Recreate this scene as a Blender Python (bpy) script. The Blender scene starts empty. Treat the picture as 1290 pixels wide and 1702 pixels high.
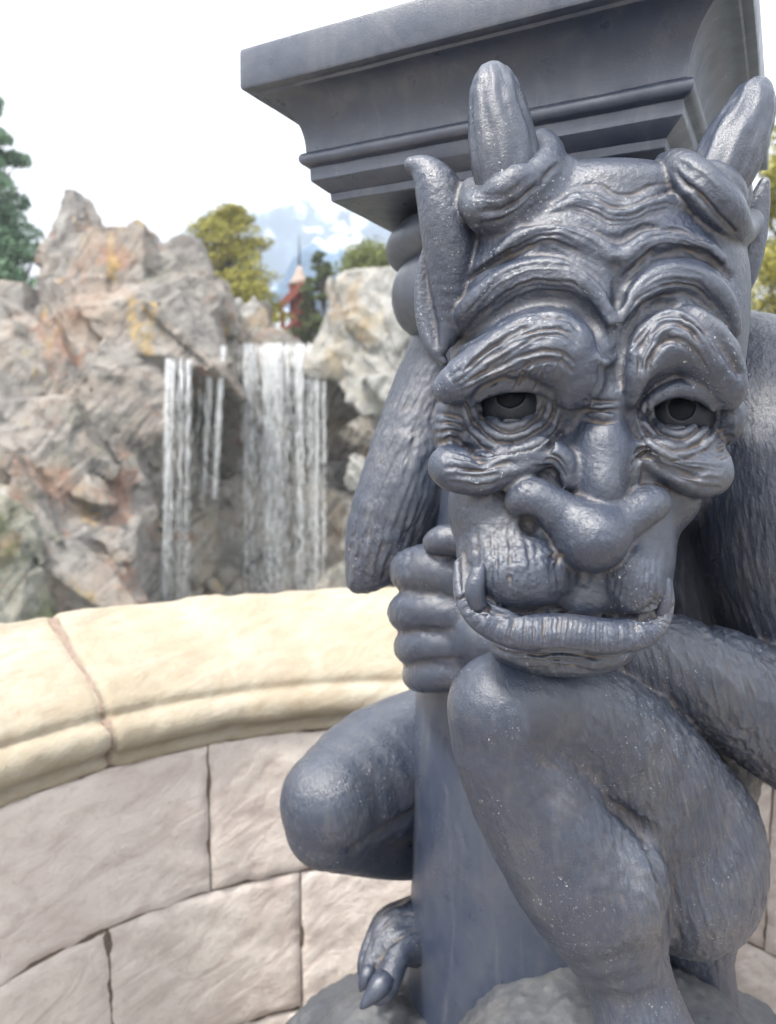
import bpy, bmesh, math, random, time
import numpy as np
from mathutils import Vector, Matrix

T0 = time.time()
random.seed(7)
rng = np.random.default_rng(7)
SC = bpy.context.scene
COL = SC.collection
R = math.radians

# ------------------------------------------------------------------ camera
CAMZ, PITCH, FPX = 1.5, R(5.5), 1290.0
cp, sp = math.cos(PITCH), math.sin(PITCH)
cam = bpy.data.cameras.new('camera')
cam.lens, cam.sensor_width, cam.sensor_fit = 36.0, 36.0, 'HORIZONTAL'
cam.clip_start, cam.clip_end = 0.02, 3000.0
cam.dof.use_dof = True
cam.dof.focus_distance = 0.60
cam.dof.aperture_fstop = 9.0
cam_o = bpy.data.objects.new('camera', cam)
cam_o.location = (0, 0, CAMZ)
cam_o.rotation_euler = (R(90) - PITCH, 0, 0)
COL.objects.link(cam_o)
SC.camera = cam_o

# ------------------------------------------------------------------ light
CLOUD = 14.0
SUN_EL, SUN_AZ = R(58), R(226)          # azimuth: clockwise from +Y seen from above
world = bpy.data.worlds.new('World')
SC.world = world
world.use_nodes = True
wn, wl = world.node_tree.nodes, world.node_tree.links
bg = wn['Background']
sky = wn.new('ShaderNodeTexSky')
sky.sky_type = 'NISHITA'
sky.sun_disc = False
sky.sun_elevation = SUN_EL
sky.sun_rotation = SUN_AZ
sky.air_density, sky.dust_density, sky.ozone_density = 1.0, 3.0, 1.0
# bright cloud cover: brightest overhead, a third of that at the horizon (the usual overcast law)
wtc = wn.new('ShaderNodeTexCoord'); wsep = wn.new('ShaderNodeSeparateXYZ')
wl.new(wtc.outputs['Generated'], wsep.inputs[0])
wmr = wn.new('ShaderNodeMapRange')
wmr.inputs['From Min'].default_value, wmr.inputs['From Max'].default_value = 0.0, 1.0
wmr.inputs['To Min'].default_value, wmr.inputs['To Max'].default_value = CLOUD * 0.42, CLOUD
wl.new(wsep.outputs[2], wmr.inputs['Value'])
wcl = wn.new('ShaderNodeTexNoise'); wcl.inputs['Scale'].default_value = 2.2; wcl.inputs['Detail'].default_value = 5
wl.new(wtc.outputs['Generated'], wcl.inputs['Vector'])
wvar = wn.new('ShaderNodeMapRange'); wvar.inputs['To Min'].default_value, wvar.inputs['To Max'].default_value = 0.85, 1.15
wl.new(wcl.outputs['Fac'], wvar.inputs['Value'])
wmul = wn.new('ShaderNodeMath'); wmul.operation = 'MULTIPLY'
wl.new(wmr.outputs[0], wmul.inputs[0]); wl.new(wvar.outputs[0], wmul.inputs[1])
wcol = wn.new('ShaderNodeVectorMath'); wcol.operation = 'SCALE'; wcol.inputs[0].default_value = (0.965, 0.985, 1.03)
wl.new(wmul.outputs[0], wcol.inputs['Scale'])
wmix = wn.new('ShaderNodeMixRGB'); wmix.inputs['Fac'].default_value = 0.86
wl.new(sky.outputs[0], wmix.inputs['Color1']); wl.new(wcol.outputs[0], wmix.inputs['Color2'])
wl.new(wmix.outputs[0], bg.inputs['Color'])
bg.inputs['Strength'].default_value = 0.1
sun = bpy.data.lights.new('sun', 'SUN')
sun.energy, sun.angle, sun.color = 2.8, R(9), (1.0, 0.95, 0.87)
sun_o = bpy.data.objects.new('sun', sun)
sdir = Vector((math.sin(SUN_AZ) * math.cos(SUN_EL), math.cos(SUN_AZ) * math.cos(SUN_EL), math.sin(SUN_EL)))
sun_o.rotation_euler = sdir.to_track_quat('Z', 'Y').to_euler()
sun_o.location = sdir * 20
COL.objects.link(sun_o)
SC.view_settings.view_transform = 'Standard'
SC.view_settings.look = 'None'
SC.view_settings.gamma = 1.0
SC.view_settings.exposure = 1.5
SC.view_settings.use_curve_mapping = False
SC.cycles.max_bounces = 6
SC.cycles.diffuse_bounces = 3
SC.cycles.glossy_bounces = 3
SC.cycles.transparent_max_bounces = 12

# ------------------------------------------------------------------ helpers
def P(px, py, Y):
    """point of the place that stands Y metres ahead and is seen at (px, py) of the photograph"""
    r = (851.0 - py) / FPX
    c = (px - 645.0) / FPX
    t = Y / (cp + r * sp)
    return np.array([c * t, Y, CAMZ + t * (r * cp - sp)])

def pix(v):
    x, y, z = v[:, 0], v[:, 1], v[:, 2] - CAMZ
    d = y * cp - z * sp
    u = y * sp + z * cp
    return 645 + FPX * x / d, 851 - FPX * u / d

def props(o, label=None, cat=None, group=None, kind=None):
    if label: o['label'] = label
    if cat: o['category'] = cat
    if group: o['group'] = group
    if kind: o['kind'] = kind
    return o

def empty(name, loc, label, cat, group=None):
    o = bpy.data.objects.new(name, None)
    o.empty_display_size = 0.1
    o.location = tuple(float(a) for a in loc)
    COL.objects.link(o)
    return props(o, label, cat, group)

def wloc(o):
    v = Vector((0, 0, 0))
    while o is not None:
        v += o.location
        o = o.parent
    return v

def mesh_np(name, V, F, mat=None, parent=None, smooth=True, origin=None):
    """one mesh object from world-space arrays; F is an (n,3) or (n,4) array or a list"""
    base = np.array(origin if origin is not None else (wloc(parent) if parent else (0, 0, 0)), float)
    pl = np.array(wloc(parent) if parent else (0, 0, 0), float)
    V = np.asarray(V, float) - base
    me = bpy.data.meshes.new(name)
    if isinstance(F, np.ndarray):
        n, k = F.shape
        me.vertices.add(len(V)); me.vertices.foreach_set('co', V.astype(np.float32).ravel())
        me.loops.add(n * k); me.loops.foreach_set('vertex_index', F.astype(np.int32).ravel())
        me.polygons.add(n)
        me.polygons.foreach_set('loop_start', np.arange(0, n * k, k, dtype=np.int32))
        me.polygons.foreach_set('loop_total', np.full(n, k, dtype=np.int32))
        me.update(calc_edges=True)
    else:
        me.from_pydata([tuple(v) for v in V], [], F)
        me.update()
    if smooth:
        me.polygons.foreach_set('use_smooth', np.ones(len(me.polygons), bool))
    if mat: me.materials.append(mat)
    o = bpy.data.objects.new(name, me)
    COL.objects.link(o)
    if parent: o.parent = parent
    o.location = tuple(base - pl)
    return o

def spline(pts, n):
    """Catmull-Rom through rows of pts, n samples"""
    p = np.asarray(pts, float)
    if len(p) == 2:
        t = np.linspace(0, 1, n)[:, None]
        return p[0] * (1 - t) + p[1] * t
    q = np.vstack([2 * p[0] - p[1], p, 2 * p[-1] - p[-2]])
    t = np.linspace(0, len(p) - 1 - 1e-9, n)
    i = t.astype(int); f = (t - i)[:, None]
    a, b, c, d = q[i], q[i + 1], q[i + 2], q[i + 3]
    return 0.5 * (2 * b + (c - a) * f + (2 * a - 5 * b + 4 * c - d) * f ** 2 + (3 * b - a - 3 * c + d) * f ** 3)

def _h(ix, iy, iz, seed):
    n = (ix * 374761393 + iy * 668265263 + iz * 2147483647 * 3 + seed * 974634777) & 0xffffffff
    n = ((n ^ (n >> 13)) * 1274126177) & 0xffffffff
    n = ((n ^ (n >> 16)) * 2246822519) & 0xffffffff
    return ((n ^ (n >> 15)) & 0xffffff) / float(0xffffff) * 2 - 1

def vnoise(p, seed=0):
    """smooth value noise in [-1,1] for rows of p"""
    i = np.floor(p).astype(np.int64); f = p - i
    f = f * f * f * (f * (f * 6 - 15) + 10)
    out = 0
    for dx in (0, 1):
        wx = f[:, 0] if dx else 1 - f[:, 0]
        for dy in (0, 1):
            wy = f[:, 1] if dy else 1 - f[:, 1]
            for dz in (0, 1):
                wz = f[:, 2] if dz else 1 - f[:, 2]
                out = out + wx * wy * wz * _h(i[:, 0] + dx, i[:, 1] + dy, i[:, 2] + dz, seed)
    return out

def fbm(p, octv=4, seed=0, gain=0.5):
    a, s, tot = 1.0, 0, 0
    for o in range(octv):
        s = s + a * vnoise(p * 2.0 ** o, seed + o * 17); tot += a; a *= gain
    return s / tot

# ------------------------------------------------------------------ sculpting with distance fields
class Field:
    def __init__(self, lo, hi, h):
        self.lo = np.array(lo, float); self.h = h
        self.n = np.ceil((np.array(hi) - self.lo) / h).astype(int) + 1
        self.F = np.full(self.n, 1.0, np.float32)
        self.ax = [(self.lo[a] + h * np.arange(self.n[a])).astype(np.float32) for a in range(3)]

    def box(self, lo, hi, m):
        i0 = np.clip(np.floor((np.asarray(lo) - m - self.lo) / self.h).astype(int), 0, self.n)
        i1 = np.clip(np.ceil((np.asarray(hi) + m - self.lo) / self.h).astype(int) + 1, 0, self.n)
        sl = tuple(slice(a, b) for a, b in zip(i0, i1))
        X = self.ax[0][sl[0]][:, None, None]; Y = self.ax[1][sl[1]][None, :, None]; Z = self.ax[2][sl[2]][None, None, :]
        return sl, X, Y, Z

    def mix(self, sl, d, k, sub):
        a = self.F[sl]
        if a.size == 0: return
        if sub: a, k2 = -a, k
        if k > 0:
            t = np.clip(0.5 + 0.5 * (a - d) / k, 0, 1)
            r = a + (d - a) * t - k * t * (1 - t)
        else:
            r = np.minimum(a, d)
        self.F[sl] = -r if sub else r

    def ell(self, c, rad, k=0.01, rot=None, sub=False, p=2.0):
        rad = np.asarray(rad, float); c = np.asarray(c, float)
        Rm = np.eye(3) if rot is None else rot          # rows = local axes
        ext = np.sqrt(((Rm * rad[:, None]) ** 2).sum(0)) * (1.0 if p == 2 else 1.25)
        sl, X, Y, Z = self.box(c - ext, c + ext, k + 2 * self.h)
        X, Y, Z = X - c[0], Y - c[1], Z - c[2]
        l = [Rm[a, 0] * X + Rm[a, 1] * Y + Rm[a, 2] * Z for a in range(3)]
        if p == 2.0:
            s0 = sum((l[a] / rad[a]) ** 2 for a in range(3))
            s1 = sum((l[a] / rad[a] ** 2) ** 2 for a in range(3))
            k0 = np.sqrt(s0); d = k0 * (k0 - 1) / np.sqrt(s1 + 1e-9)
        else:
            s0 = sum(np.abs(l[a] / rad[a]) ** p for a in range(3)) ** (1 / p)
            d = (s0 - 1) * float(rad.min())
        self.mix(sl, d.astype(np.float32), k, sub)

    def tube(self, pts, rads, k=0.01, sub=False, n=None):
        pr = np.c_[np.asarray(pts, float), np.asarray(rads, float)]
        L = np.linalg.norm(np.diff(pr[:, :3], axis=0), axis=1).sum()
        if n is None: n = int(np.clip(L / (0.6 * pr[:, 3].mean()) + 3, 4, 40))
        s = spline(pr, n); s[:, 3] = np.maximum(s[:, 3], 1e-4)
        rm = s[:, 3].max()
        sl, X, Y, Z = self.box(s[:, :3].min(0) - rm, s[:, :3].max(0) + rm, k + 2 * self.h)
        shp = self.F[sl].shape
        if 0 in shp: return
        D = np.full(shp, 1.0, np.float32)
        off = [q.start for q in sl]
        for a, b in zip(s[:-1], s[1:]):
            r2 = max(a[3], b[3])
            s2, x, y, z = self.box(np.minimum(a[:3], b[:3]) - r2, np.maximum(a[:3], b[:3]) + r2, k + 2 * self.h)
            sub_sl = tuple(slice(q.start - o, q.stop - o) for q, o in zip(s2, off))
            ab = b[:3] - a[:3]; q = float(ab @ ab) + 1e-12
            x, y, z = x - a[0], y - a[1], z - a[2]
            t = np.clip((x * ab[0] + y * ab[1] + z * ab[2]) / q, 0, 1).astype(np.float32)
            d = np.sqrt((x - t * ab[0]) ** 2 + (y - t * ab[1]) ** 2 + (z - t * ab[2]) ** 2) - (a[3] + t * (b[3] - a[3]))
            v = D[sub_sl]
            if v.shape == d.shape: np.minimum(v, d, out=v)
        self.mix(sl, D, k, sub)

    def ray(self, px, py, y0, y1, step=0.0008):
        """distance ahead of the first surface on the line of sight through (px, py)"""
        ys = np.arange(y0, y1, step)
        p = np.array([P(px, py, y) for y in (y0, y1)])
        q = p[0] + (p[1] - p[0]) * ((ys - y0) / (y1 - y0))[:, None]
        i = np.round((q - self.lo) / self.h).astype(int)
        ok = ((i >= 0) & (i < self.n)).all(1)
        v = np.ones(len(ys)); j = i[ok]
        v[ok] = self.F[j[:, 0], j[:, 1], j[:, 2]]
        w = np.where(v < 0)[0]
        return ys[w[0]] if len(w) else None

    def net(self):
        F = self.F; s = F < 0
        c = np.zeros(np.array(F.shape) - 1, np.uint8)
        cr = [(a, b, d) for a in (0, 1) for b in (0, 1) for d in (0, 1)]
        n = F.shape
        for a, b, d in cr:
            c += s[a:n[0] - 1 + a, b:n[1] - 1 + b, d:n[2] - 1 + d]
        idx = np.argwhere((c > 0) & (c < 8))
        vid = np.full(c.shape, -1, np.int32)
        vid[idx[:, 0], idx[:, 1], idx[:, 2]] = np.arange(len(idx))
        val = {q: F[idx[:, 0] + q[0], idx[:, 1] + q[1], idx[:, 2] + q[2]].astype(float) for q in cr}
        acc = np.zeros((len(idx), 3)); cnt = np.zeros(len(idx))
        for q in cr:
            for axx in range(3):
                if q[axx]: continue
                q2 = list(q); q2[axx] = 1; q2 = tuple(q2)
                a, b = val[q], val[q2]
                m = (a < 0) != (b < 0)
                t = np.where(m, a / np.where(m, a - b, 1), 0)
                pt = np.array(q, float)[None, :].repeat(len(idx), 0); pt[:, axx] += t
                acc[m] += pt[m]; cnt[m] += 1
        V = self.lo + (idx + acc / cnt[:, None]) * self.h
        faces = []
        for axx in range(3):
            o1, o2 = [(1, 2), (2, 0), (0, 1)][axx]
            sa = [slice(None)] * 3; sb = [slice(None)] * 3
            sa[axx] = slice(0, -1); sb[axx] = slice(1, None)
            A, B = s[tuple(sa)], s[tuple(sb)]
            e = np.argwhere(A != B)
            e = e[(e[:, o1] > 0) & (e[:, o2] > 0) & (e[:, o1] < n[o1] - 1) & (e[:, o2] < n[o2] - 1)]
            inn = A[e[:, 0], e[:, 1], e[:, 2]]
            def g(d1, d2):
                w = e.copy(); w[:, o1] -= d1; w[:, o2] -= d2
                return vid[w[:, 0], w[:, 1], w[:, 2]]
            qd = np.c_[g(1, 1), g(0, 1), g(0, 0), g(1, 0)]
            qd[~inn] = qd[~inn][:, ::-1]
            faces.append(qd)
        return V, np.vstack(faces)

def relax(V, Fq, it=1, lam=0.5):
    """a little smoothing of a quad net"""
    e = np.vstack([Fq[:, [0, 1]], Fq[:, [1, 2]], Fq[:, [2, 3]], Fq[:, [3, 0]]])
    cnt = np.bincount(e.ravel(), minlength=len(V))[:, None]
    for _ in range(it):
        for l in (lam, -lam * 1.02 if it > 1 else lam):
            acc = np.zeros_like(V)
            for a in range(3):
                acc[:, a] = np.bincount(e[:, 0], V[e[:, 1], a], len(V)) + np.bincount(e[:, 1], V[e[:, 0], a], len(V))
            V = V + l * (acc / np.maximum(cnt, 1) - V)
            if it == 1: break
    return V

def subdivided(V, Fq, levels=1):
    o = mesh_np('tmp', V, Fq)
    m = o.modifiers.new('s', 'SUBSURF'); m.levels = levels; m.render_levels = levels
    dg = bpy.context.evaluated_depsgraph_get()
    me = bpy.data.meshes.new_from_object(o.evaluated_get(dg))
    V2 = np.empty(len(me.vertices) * 3, np.float32); me.vertices.foreach_get('co', V2)
    N2 = np.empty(len(me.vertices) * 3, np.float32); me.vertices.foreach_get('normal', N2)
    F2 = np.empty(len(me.loops), np.int32); me.loops.foreach_get('vertex_index', F2)
    old = o.data
    bpy.data.objects.remove(o); bpy.data.meshes.remove(me); bpy.data.meshes.remove(old)
    return V2.reshape(-1, 3).astype(float), N2.reshape(-1, 3).astype(float), F2.reshape(-1, 4)

def cavity(V, N, Fq, it, scale):
    """signed hollow (+) / ridge (-) of the modelled surface, in units of scale metres"""
    e = np.vstack([Fq[:, [0, 1]], Fq[:, [1, 2]], Fq[:, [2, 3]], Fq[:, [3, 0]]])
    cnt = np.maximum(np.bincount(e[:, 0], minlength=len(V)) + np.bincount(e[:, 1], minlength=len(V)), 1)
    S = V.copy()
    for _ in range(it):
        for a in range(3):
            x = S[:, a]
            acc = np.bincount(e[:, 0], x[e[:, 1]], len(V)) + np.bincount(e[:, 1], x[e[:, 0]], len(V))
            S[:, a] = 0.35 * x + 0.65 * acc / cnt
    return ((S - V) * N).sum(1) / scale

def point_attr(o, name, vals):
    a = o.data.attributes.new(name, 'FLOAT', 'POINT')
    a.data.foreach_set('value', np.asarray(vals, np.float32))

# ------------------------------------------------------------------ material helpers
class NT:
    def __init__(self, name):
        self.m = bpy.data.materials.new(name); self.m.use_nodes = True
        self.t = self.m.node_tree; self.b = self.t.nodes['Principled BSDF']
        self.tc = self.t.nodes.new('ShaderNodeTexCoord')
    def n(self, ty, **kw):
        x = self.t.nodes.new('ShaderNode' + ty)
        for k, v in kw.items():
            if k.startswith('i_'):
                x.inputs[k[2:].replace('_', ' ')].default_value = v
            else: setattr(x, k, v)
        return x
    def l(self, a, b): self.t.links.new(a, b)
    def coords(self, scale=(1, 1, 1), rot=(0, 0, 0), kind='Object'):
        m0 = self.n('Mapping'); m0.inputs['Rotation'].default_value = rot          # turn first, then stretch
        mp = self.n('Mapping'); mp.inputs['Scale'].default_value = scale
        self.l(self.tc.outputs[kind], m0.inputs['Vector']); self.l(m0.outputs[0], mp.inputs['Vector']); return mp.outputs[0]
    def noise(self, scale, detail=4, rough=0.55, co=None, dist=0.0):
        x = self.n('TexNoise'); x.inputs['Scale'].default_value = scale; x.inputs['Detail'].default_value = detail
        x.inputs['Roughness'].default_value = rough; x.inputs['Distortion'].default_value = dist
        self.l(co if co is not None else self.tc.outputs['Object'], x.inputs['Vector']); return x.outputs['Fac']
    def ramp(self, fac, stops, interp='LINEAR'):
        x = self.n('ValToRGB'); cr = x.color_ramp; cr.interpolation = interp
        while len(cr.elements) < len(stops): cr.elements.new(0.5)
        for e, (p, c) in zip(cr.elements, stops):
            e.position = p; e.color = (*c, 1) if len(c) == 3 else c
        self.l(fac, x.inputs['Fac']); return x.outputs['Color']
    def mix(self, fac, a, b, mode='MIX'):
        x = self.n('MixRGB'); x.blend_type = mode
        for s, v in (('Fac', fac), ('Color1', a), ('Color2', b)):
            if isinstance(v, (int, float)): x.inputs[s].default_value = v
            elif isinstance(v, tuple): x.inputs[s].default_value = (*v, 1)
            else: self.l(v, x.inputs[s])
        return x.outputs['Color']
    def math(self, op, a, b=0.0):
        x = self.n('Math'); x.operation = op
        for i, v in ((0, a), (1, b)):
            if isinstance(v, (int, float)): x.inputs[i].default_value = v
            else: self.l(v, x.inputs[i])
        return x.outputs[0]
    def bump(self, h, strength, dist, prev=None):
        x = self.n('Bump'); x.inputs['Strength'].default_value = strength; x.inputs['Distance'].default_value = dist
        self.l(h, x.inputs['Height'])
        if prev is not None: self.l(prev, x.inputs['Normal'])
        return x.outputs['Normal']
    def done(self, col=None, rough=None, nor=None, **kw):
        b = self.b
        if col is not None:
            if isinstance(col, tuple): b.inputs['Base Color'].default_value = (*col, 1)
            else: self.l(col, b.inputs['Base Color'])
        if rough is not None:
            if isinstance(rough, (int, float)): b.inputs['Roughness'].default_value = rough
            else: self.l(rough, b.inputs['Roughness'])
        if nor is not None: self.l(nor, b.inputs['Normal'])
        for k, v in kw.items(): b.inputs[k.replace('_', ' ')].default_value = v
        return self.m
W01 = lambda a, b: [(a, (0, 0, 0)), (b, (1, 1, 1))]
# ------------------------------------------------------------------ statue materials
def statue_material(name, dust=1.0, rough=0.30, grit=1.0, base=(0.021, 0.030, 0.055), specks=True, worn=False):
    n = NT(name)
    big = n.noise(9, 5, 0.6)
    mid = n.noise(45, 5, 0.65)
    c = n.mix(n.ramp(big, W01(0.35, 0.7)), base, tuple(b * s for b, s in zip(base, (1.5, 1.38, 1.2))))
    c = n.mix(n.ramp(mid, W01(0.52, 0.78)), c, tuple(b * s for b, s in zip(base, (0.72, 0.74, 0.80))))
    at = n.n('Attribute'); at.attribute_name = 'cavity'
    fu = n.n('Attribute'); fu.attribute_name = 'coat'
    cv = at.outputs['Fac']
    # brown dust that has settled in the creases, paint worn pale on the ridges
    cav = n.ramp(cv, W01(0.06, 0.6))
    dn = n.math('MULTIPLY', cav, n.ramp(n.noise(60, 4, 0.6), [(0.3, (0.25,) * 3), (0.7, (1,) * 3)]))
    c = n.mix(n.math('MULTIPLY', dn, 0.95 * dust), c, (0.155, 0.118, 0.09))
    edge = n.ramp(n.math('MULTIPLY', cv, -1.0), W01(0.10, 0.9))
    c = n.mix(n.math('MULTIPLY', edge, 0.55), c, (0.17, 0.185, 0.215))
    if worn:
        geo = n.n('NewGeometry')
        ed_ = n.math('MULTIPLY', n.ramp(geo.outputs['Pointiness'], W01(0.51, 0.58)), n.ramp(n.noise(40, 5, .7), W01(.35, .65)))
        c = n.mix(n.math('MULTIPLY', ed_, 0.5), c, (0.17, 0.185, 0.215))
        run = n.noise(1.0, 6, 0.68, n.coords((38, 38, 4)), 0.5)
        c = n.mix(n.math('MULTIPLY', n.ramp(run, W01(0.52, 0.70)), 0.35), c, (0.12, 0.125, 0.14))
        scr = n.noise(1.0, 3, 0.5, n.coords((90, 90, 14), (0.4, 0.5, 0.2)))
        c = n.mix(n.math('MULTIPLY', n.ramp(scr, W01(0.66, 0.72)), 0.10), c, (0.2, 0.195, 0.19))
    # patchy film of dust
    film = n.ramp(n.noise(14, 6, 0.7), W01(0.50, 0.72))
    c = n.mix(n.math('MULTIPLY', film, 0.32 * dust), c, (0.125, 0.118, 0.108))
    drip = n.ramp(n.noise(1.0, 6, 0.65, n.coords((26, 26, 5)), 0.8), W01(0.54, 0.70))
    c = n.mix(n.math('MULTIPLY', drip, 0.16 * dust), c, (0.14, 0.145, 0.15))
    if specks:
        sp_ = n.ramp(n.noise(430, 3, 0.7), W01(0.645, 0.685))
        area = n.ramp(n.noise(11, 3, 0.6), W01(0.50, 0.58))
        sp_ = n.math('MULTIPLY', sp_, area)
        c = n.mix(n.math('MULTIPLY', sp_, 0.85), c, (0.60, 0.60, 0.58))
    g1 = n.noise(1500, 2, 0.6); g2 = n.noise(560, 4, 0.65); g3 = n.noise(90, 3, 0.5)
    nor = n.bump(g1, 0.4 * grit, 0.0005)
    nor = n.bump(g2, 0.55 * grit, 0.0010, nor)
    nor = n.bump(g3, 0.20 * grit, 0.002, nor)
    hair = n.noise(1.0, 4, 0.6, n.coords((330, 330, 38), (0.1, 0.25, 0)), 0.6)
    hb_ = n.n('Bump'); hb_.inputs['Distance'].default_value = 0.0016
    n.l(n.math('MULTIPLY', fu.outputs['Fac'], 0.75), hb_.inputs['Strength']); n.l(hair, hb_.inputs['Height']); n.l(nor, hb_.inputs['Normal'])
    nor = hb_.outputs['Normal']
    c = n.mix(n.math('MULTIPLY', n.math('MULTIPLY', n.ramp(hair, W01(0.5, 0.72)), fu.outputs['Fac']), 0.30), c, (0.125, 0.12, 0.115))
    ro = n.ramp(n.noise(30, 5, 0.6), [(0.3, (rough - 0.08,) * 3), (0.7, (rough + 0.14,) * 3)])
    ro = n.mix(n.math('MULTIPLY', dn, 0.8), ro, (0.85, 0.85, 0.85))
    return n.done(c, ro, nor, Specular_IOR_Level=0.85)

M_ST = statue_material('painted_cast_stone')
M_SM = statue_material('painted_smooth_stone', dust=0.6, rough=0.33, grit=0.55, base=(0.025, 0.035, 0.063), specks=False, worn=True)
M_RK = statue_material('dusty_base_stone', dust=1.6, rough=0.6, grit=1.6, base=(0.040, 0.046, 0.058), specks=False)

# ------------------------------------------------------------------ head
UNIT = 0.00048
def HY(z): return 0.62 - z * UNIT
AX = np.array([[1, 0, 0], [0, -sp, cp], [0, cp, sp]])      # right, up, forward... rows of the head's working frame
AX[1] = (0, sp, cp); AX[2] = (0, cp, -sp)

def rolled(deg):
    a = R(-deg); c, s = math.cos(a), math.sin(a)
    return np.array([c * AX[0] + s * AX[1], -s * AX[0] + c * AX[1], AX[2]])

HEAD = Field((0.0, 0.50, 1.28), (0.37, 0.86, 1.86), 0.0021)

def E(x, y, z, rx, ry, rz, k=12, rot=0, sub=False, p=2.0, f=HEAD):
    Y = HY(z); s = Y / FPX
    f.ell(P(x, y, Y), (rx * s, ry * s, rz * UNIT), k * s, rolled(rot), sub, p)

def T(pts, k=8, sub=False, f=HEAD):
    Y = [HY(q[2]) for q in pts]
    f.tube([P(q[0], q[1], yy) for q, yy in zip(pts, Y)], [q[3] * yy / FPX for q, yy in zip(pts, Y)], k * 0.62 / FPX, sub)

def surf(x, y, f=HEAD):
    v = f.ray(x, y, 0.51, 0.85)
    return (0.62 - v) / UNIT if v is not None else -200.0

def roll(pts, pro, k=6):            # pts (x, y, r): a fold lying on what is there already
    T([(x, y, surf(x, y) + pro - r, r) for x, y, r in pts], k)

def groove(pts, depth, k=6):
    T([(x, y, surf(x, y) + r - depth, r) for x, y, r in pts], k, True)

# skull, jaw, temples
E(983, 553, -170, 226, 246, 225, p=2.7, rot=5)
E(938, 925, -120, 176, 190, 180, k=26)
E(936, 850, -104, 180, 150, 160, k=18, p=2.4)
E(1080, 830, -110, 70, 60, 140, k=20)
E(1030, 335, -105, 130, 46, 110, k=30, rot=3)
# horn seats
E(852, 325, -75, 72, 55, 75, k=30, rot=-25)
E(1180, 330, -80, 62, 60, 75, k=30, rot=45)
# forehead folds, from the top down
roll([(930, 345, 10), (965, 333, 14), (1000, 348, 16), (1030, 358, 14), (1062, 345, 16), (1100, 335, 14), (1130, 342, 10)], 9, 9)
roll([(830, 420, 10), (868, 395, 16), (925, 388, 20), (985, 405, 20), (1027, 432, 16), (1070, 408, 20), (1125, 400, 18), (1172, 412, 14), (1200, 430, 9)], 13, 9)
roll([(752, 548, 12), (785, 512, 22), (835, 474, 27), (895, 454, 28), (950, 462, 28), (995, 495, 24), (1015, 535, 14)], 19, 9)
roll([(1036, 535, 14), (1052, 500, 24), (1092, 470, 28), (1140, 462, 26), (1185, 482, 22), (1212, 515, 16), (1225, 550, 9)], 19, 9)
# brow lobes
T([(744, 646, 44, 26), (775, 630, 50, 40), (835, 602, 54, 54), (900, 584, 52, 68), (938, 594, 54, 62), (957, 630, 58, 46), (950, 655, 62, 27)], 9)
T([(1054, 656, 58, 22), (1063, 620, 60, 38), (1088, 578, 58, 50), (1135, 564, 56, 55), (1178, 596, 52, 50), (1204, 638, 48, 36), (1211, 658, 45, 24)], 9)
groove([(738, 590, 8), (790, 548, 12), (845, 512, 13), (900, 497, 13), (950, 503, 14), (985, 535, 15), (1001, 575, 15), (1003, 620, 13), (990, 655, 9)], 13, 8)
groove([(1030, 640, 9), (1030, 595, 13), (1042, 550, 14), (1072, 518, 14), (1110, 505, 13), (1152, 512, 12), (1186, 545, 12), (1212, 590, 10), (1228, 620, 7)], 12, 8)
# furrow between the upper folds
groove([(775, 468, 6), (850, 424, 9), (915, 418, 9), (965, 436, 10), (1012, 474, 11), (1026, 500, 12), (1038, 470, 11), (1078, 431, 9), (1128, 420, 8), (1175, 428, 8), (1215, 462, 5)], 10, 6)
groove([(875, 373, 5), (933, 366, 7), (975, 374, 7), (1025, 397, 9), (1072, 378, 7), (1124, 380, 7), (1180, 398, 5)], 8, 6)
groove([(970, 318, 5), (1002, 334, 6), (1028, 341, 7), (1072, 329, 6), (1112, 318, 5)], 7, 6)
groove([(1024, 440, 8), (1026, 500, 9), (1018, 560, 9)], 7, 8)
# eye sockets
E(850, 668, 82, 68, 40, 78, sub=True, k=12, rot=-3)
E(1128, 680, 82, 64, 42, 78, sub=True, k=12, rot=8)
E(1108, 648, 100, 28, 30, 50, sub=True, k=14)
# bags below the eyes
E(766, 682, -24, 36, 46, 64, k=12)
E(1200, 696, -26, 30, 46, 64, k=12)
E(848, 728, -8, 88, 42, 62, k=8, rot=-4)
E(1126, 740, -8, 74, 42, 62, k=8, rot=6)
E(744, 715, -30, 26, 44, 64, k=14)
# cheeks
T([(742, 768, 8, 26), (752, 778, 30, 38), (800, 788, 44, 36), (860, 770, 52, 30), (910, 752, 56, 25), (938, 768, 62, 20), (946, 800, 62, 13)], 10)
T([(1188, 772, 5, 28), (1172, 788, 26, 42), (1130, 778, 44, 36), (1092, 758, 52, 28), (1064, 754, 58, 20), (1052, 772, 62, 16), (1050, 798, 60, 12)], 10)
# muzzle
E(852, 908, -14, 94, 100, 80, k=22, rot=3, p=2.2)
E(1046, 915, -14, 70, 100, 80, k=22, rot=-4, p=2.2)
E(862, 948, 24, 88, 64, 78, k=16, rot=5, p=2.3)
E(1044, 962, 26, 56, 68, 76, k=16, rot=-4, p=2.3)
groove([(976, 932, 8), (974, 952, 12), (972, 968, 10)], 9, 10)
E(970, 996, 4, 70, 34, 56, k=14)
E(792, 842, -84, 44, 62, 110, k=26)
# flesh beside the nose
E(946, 778, 0, 66, 66, 54, k=14)
E(1050, 778, 0, 56, 66, 54, k=14)
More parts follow.
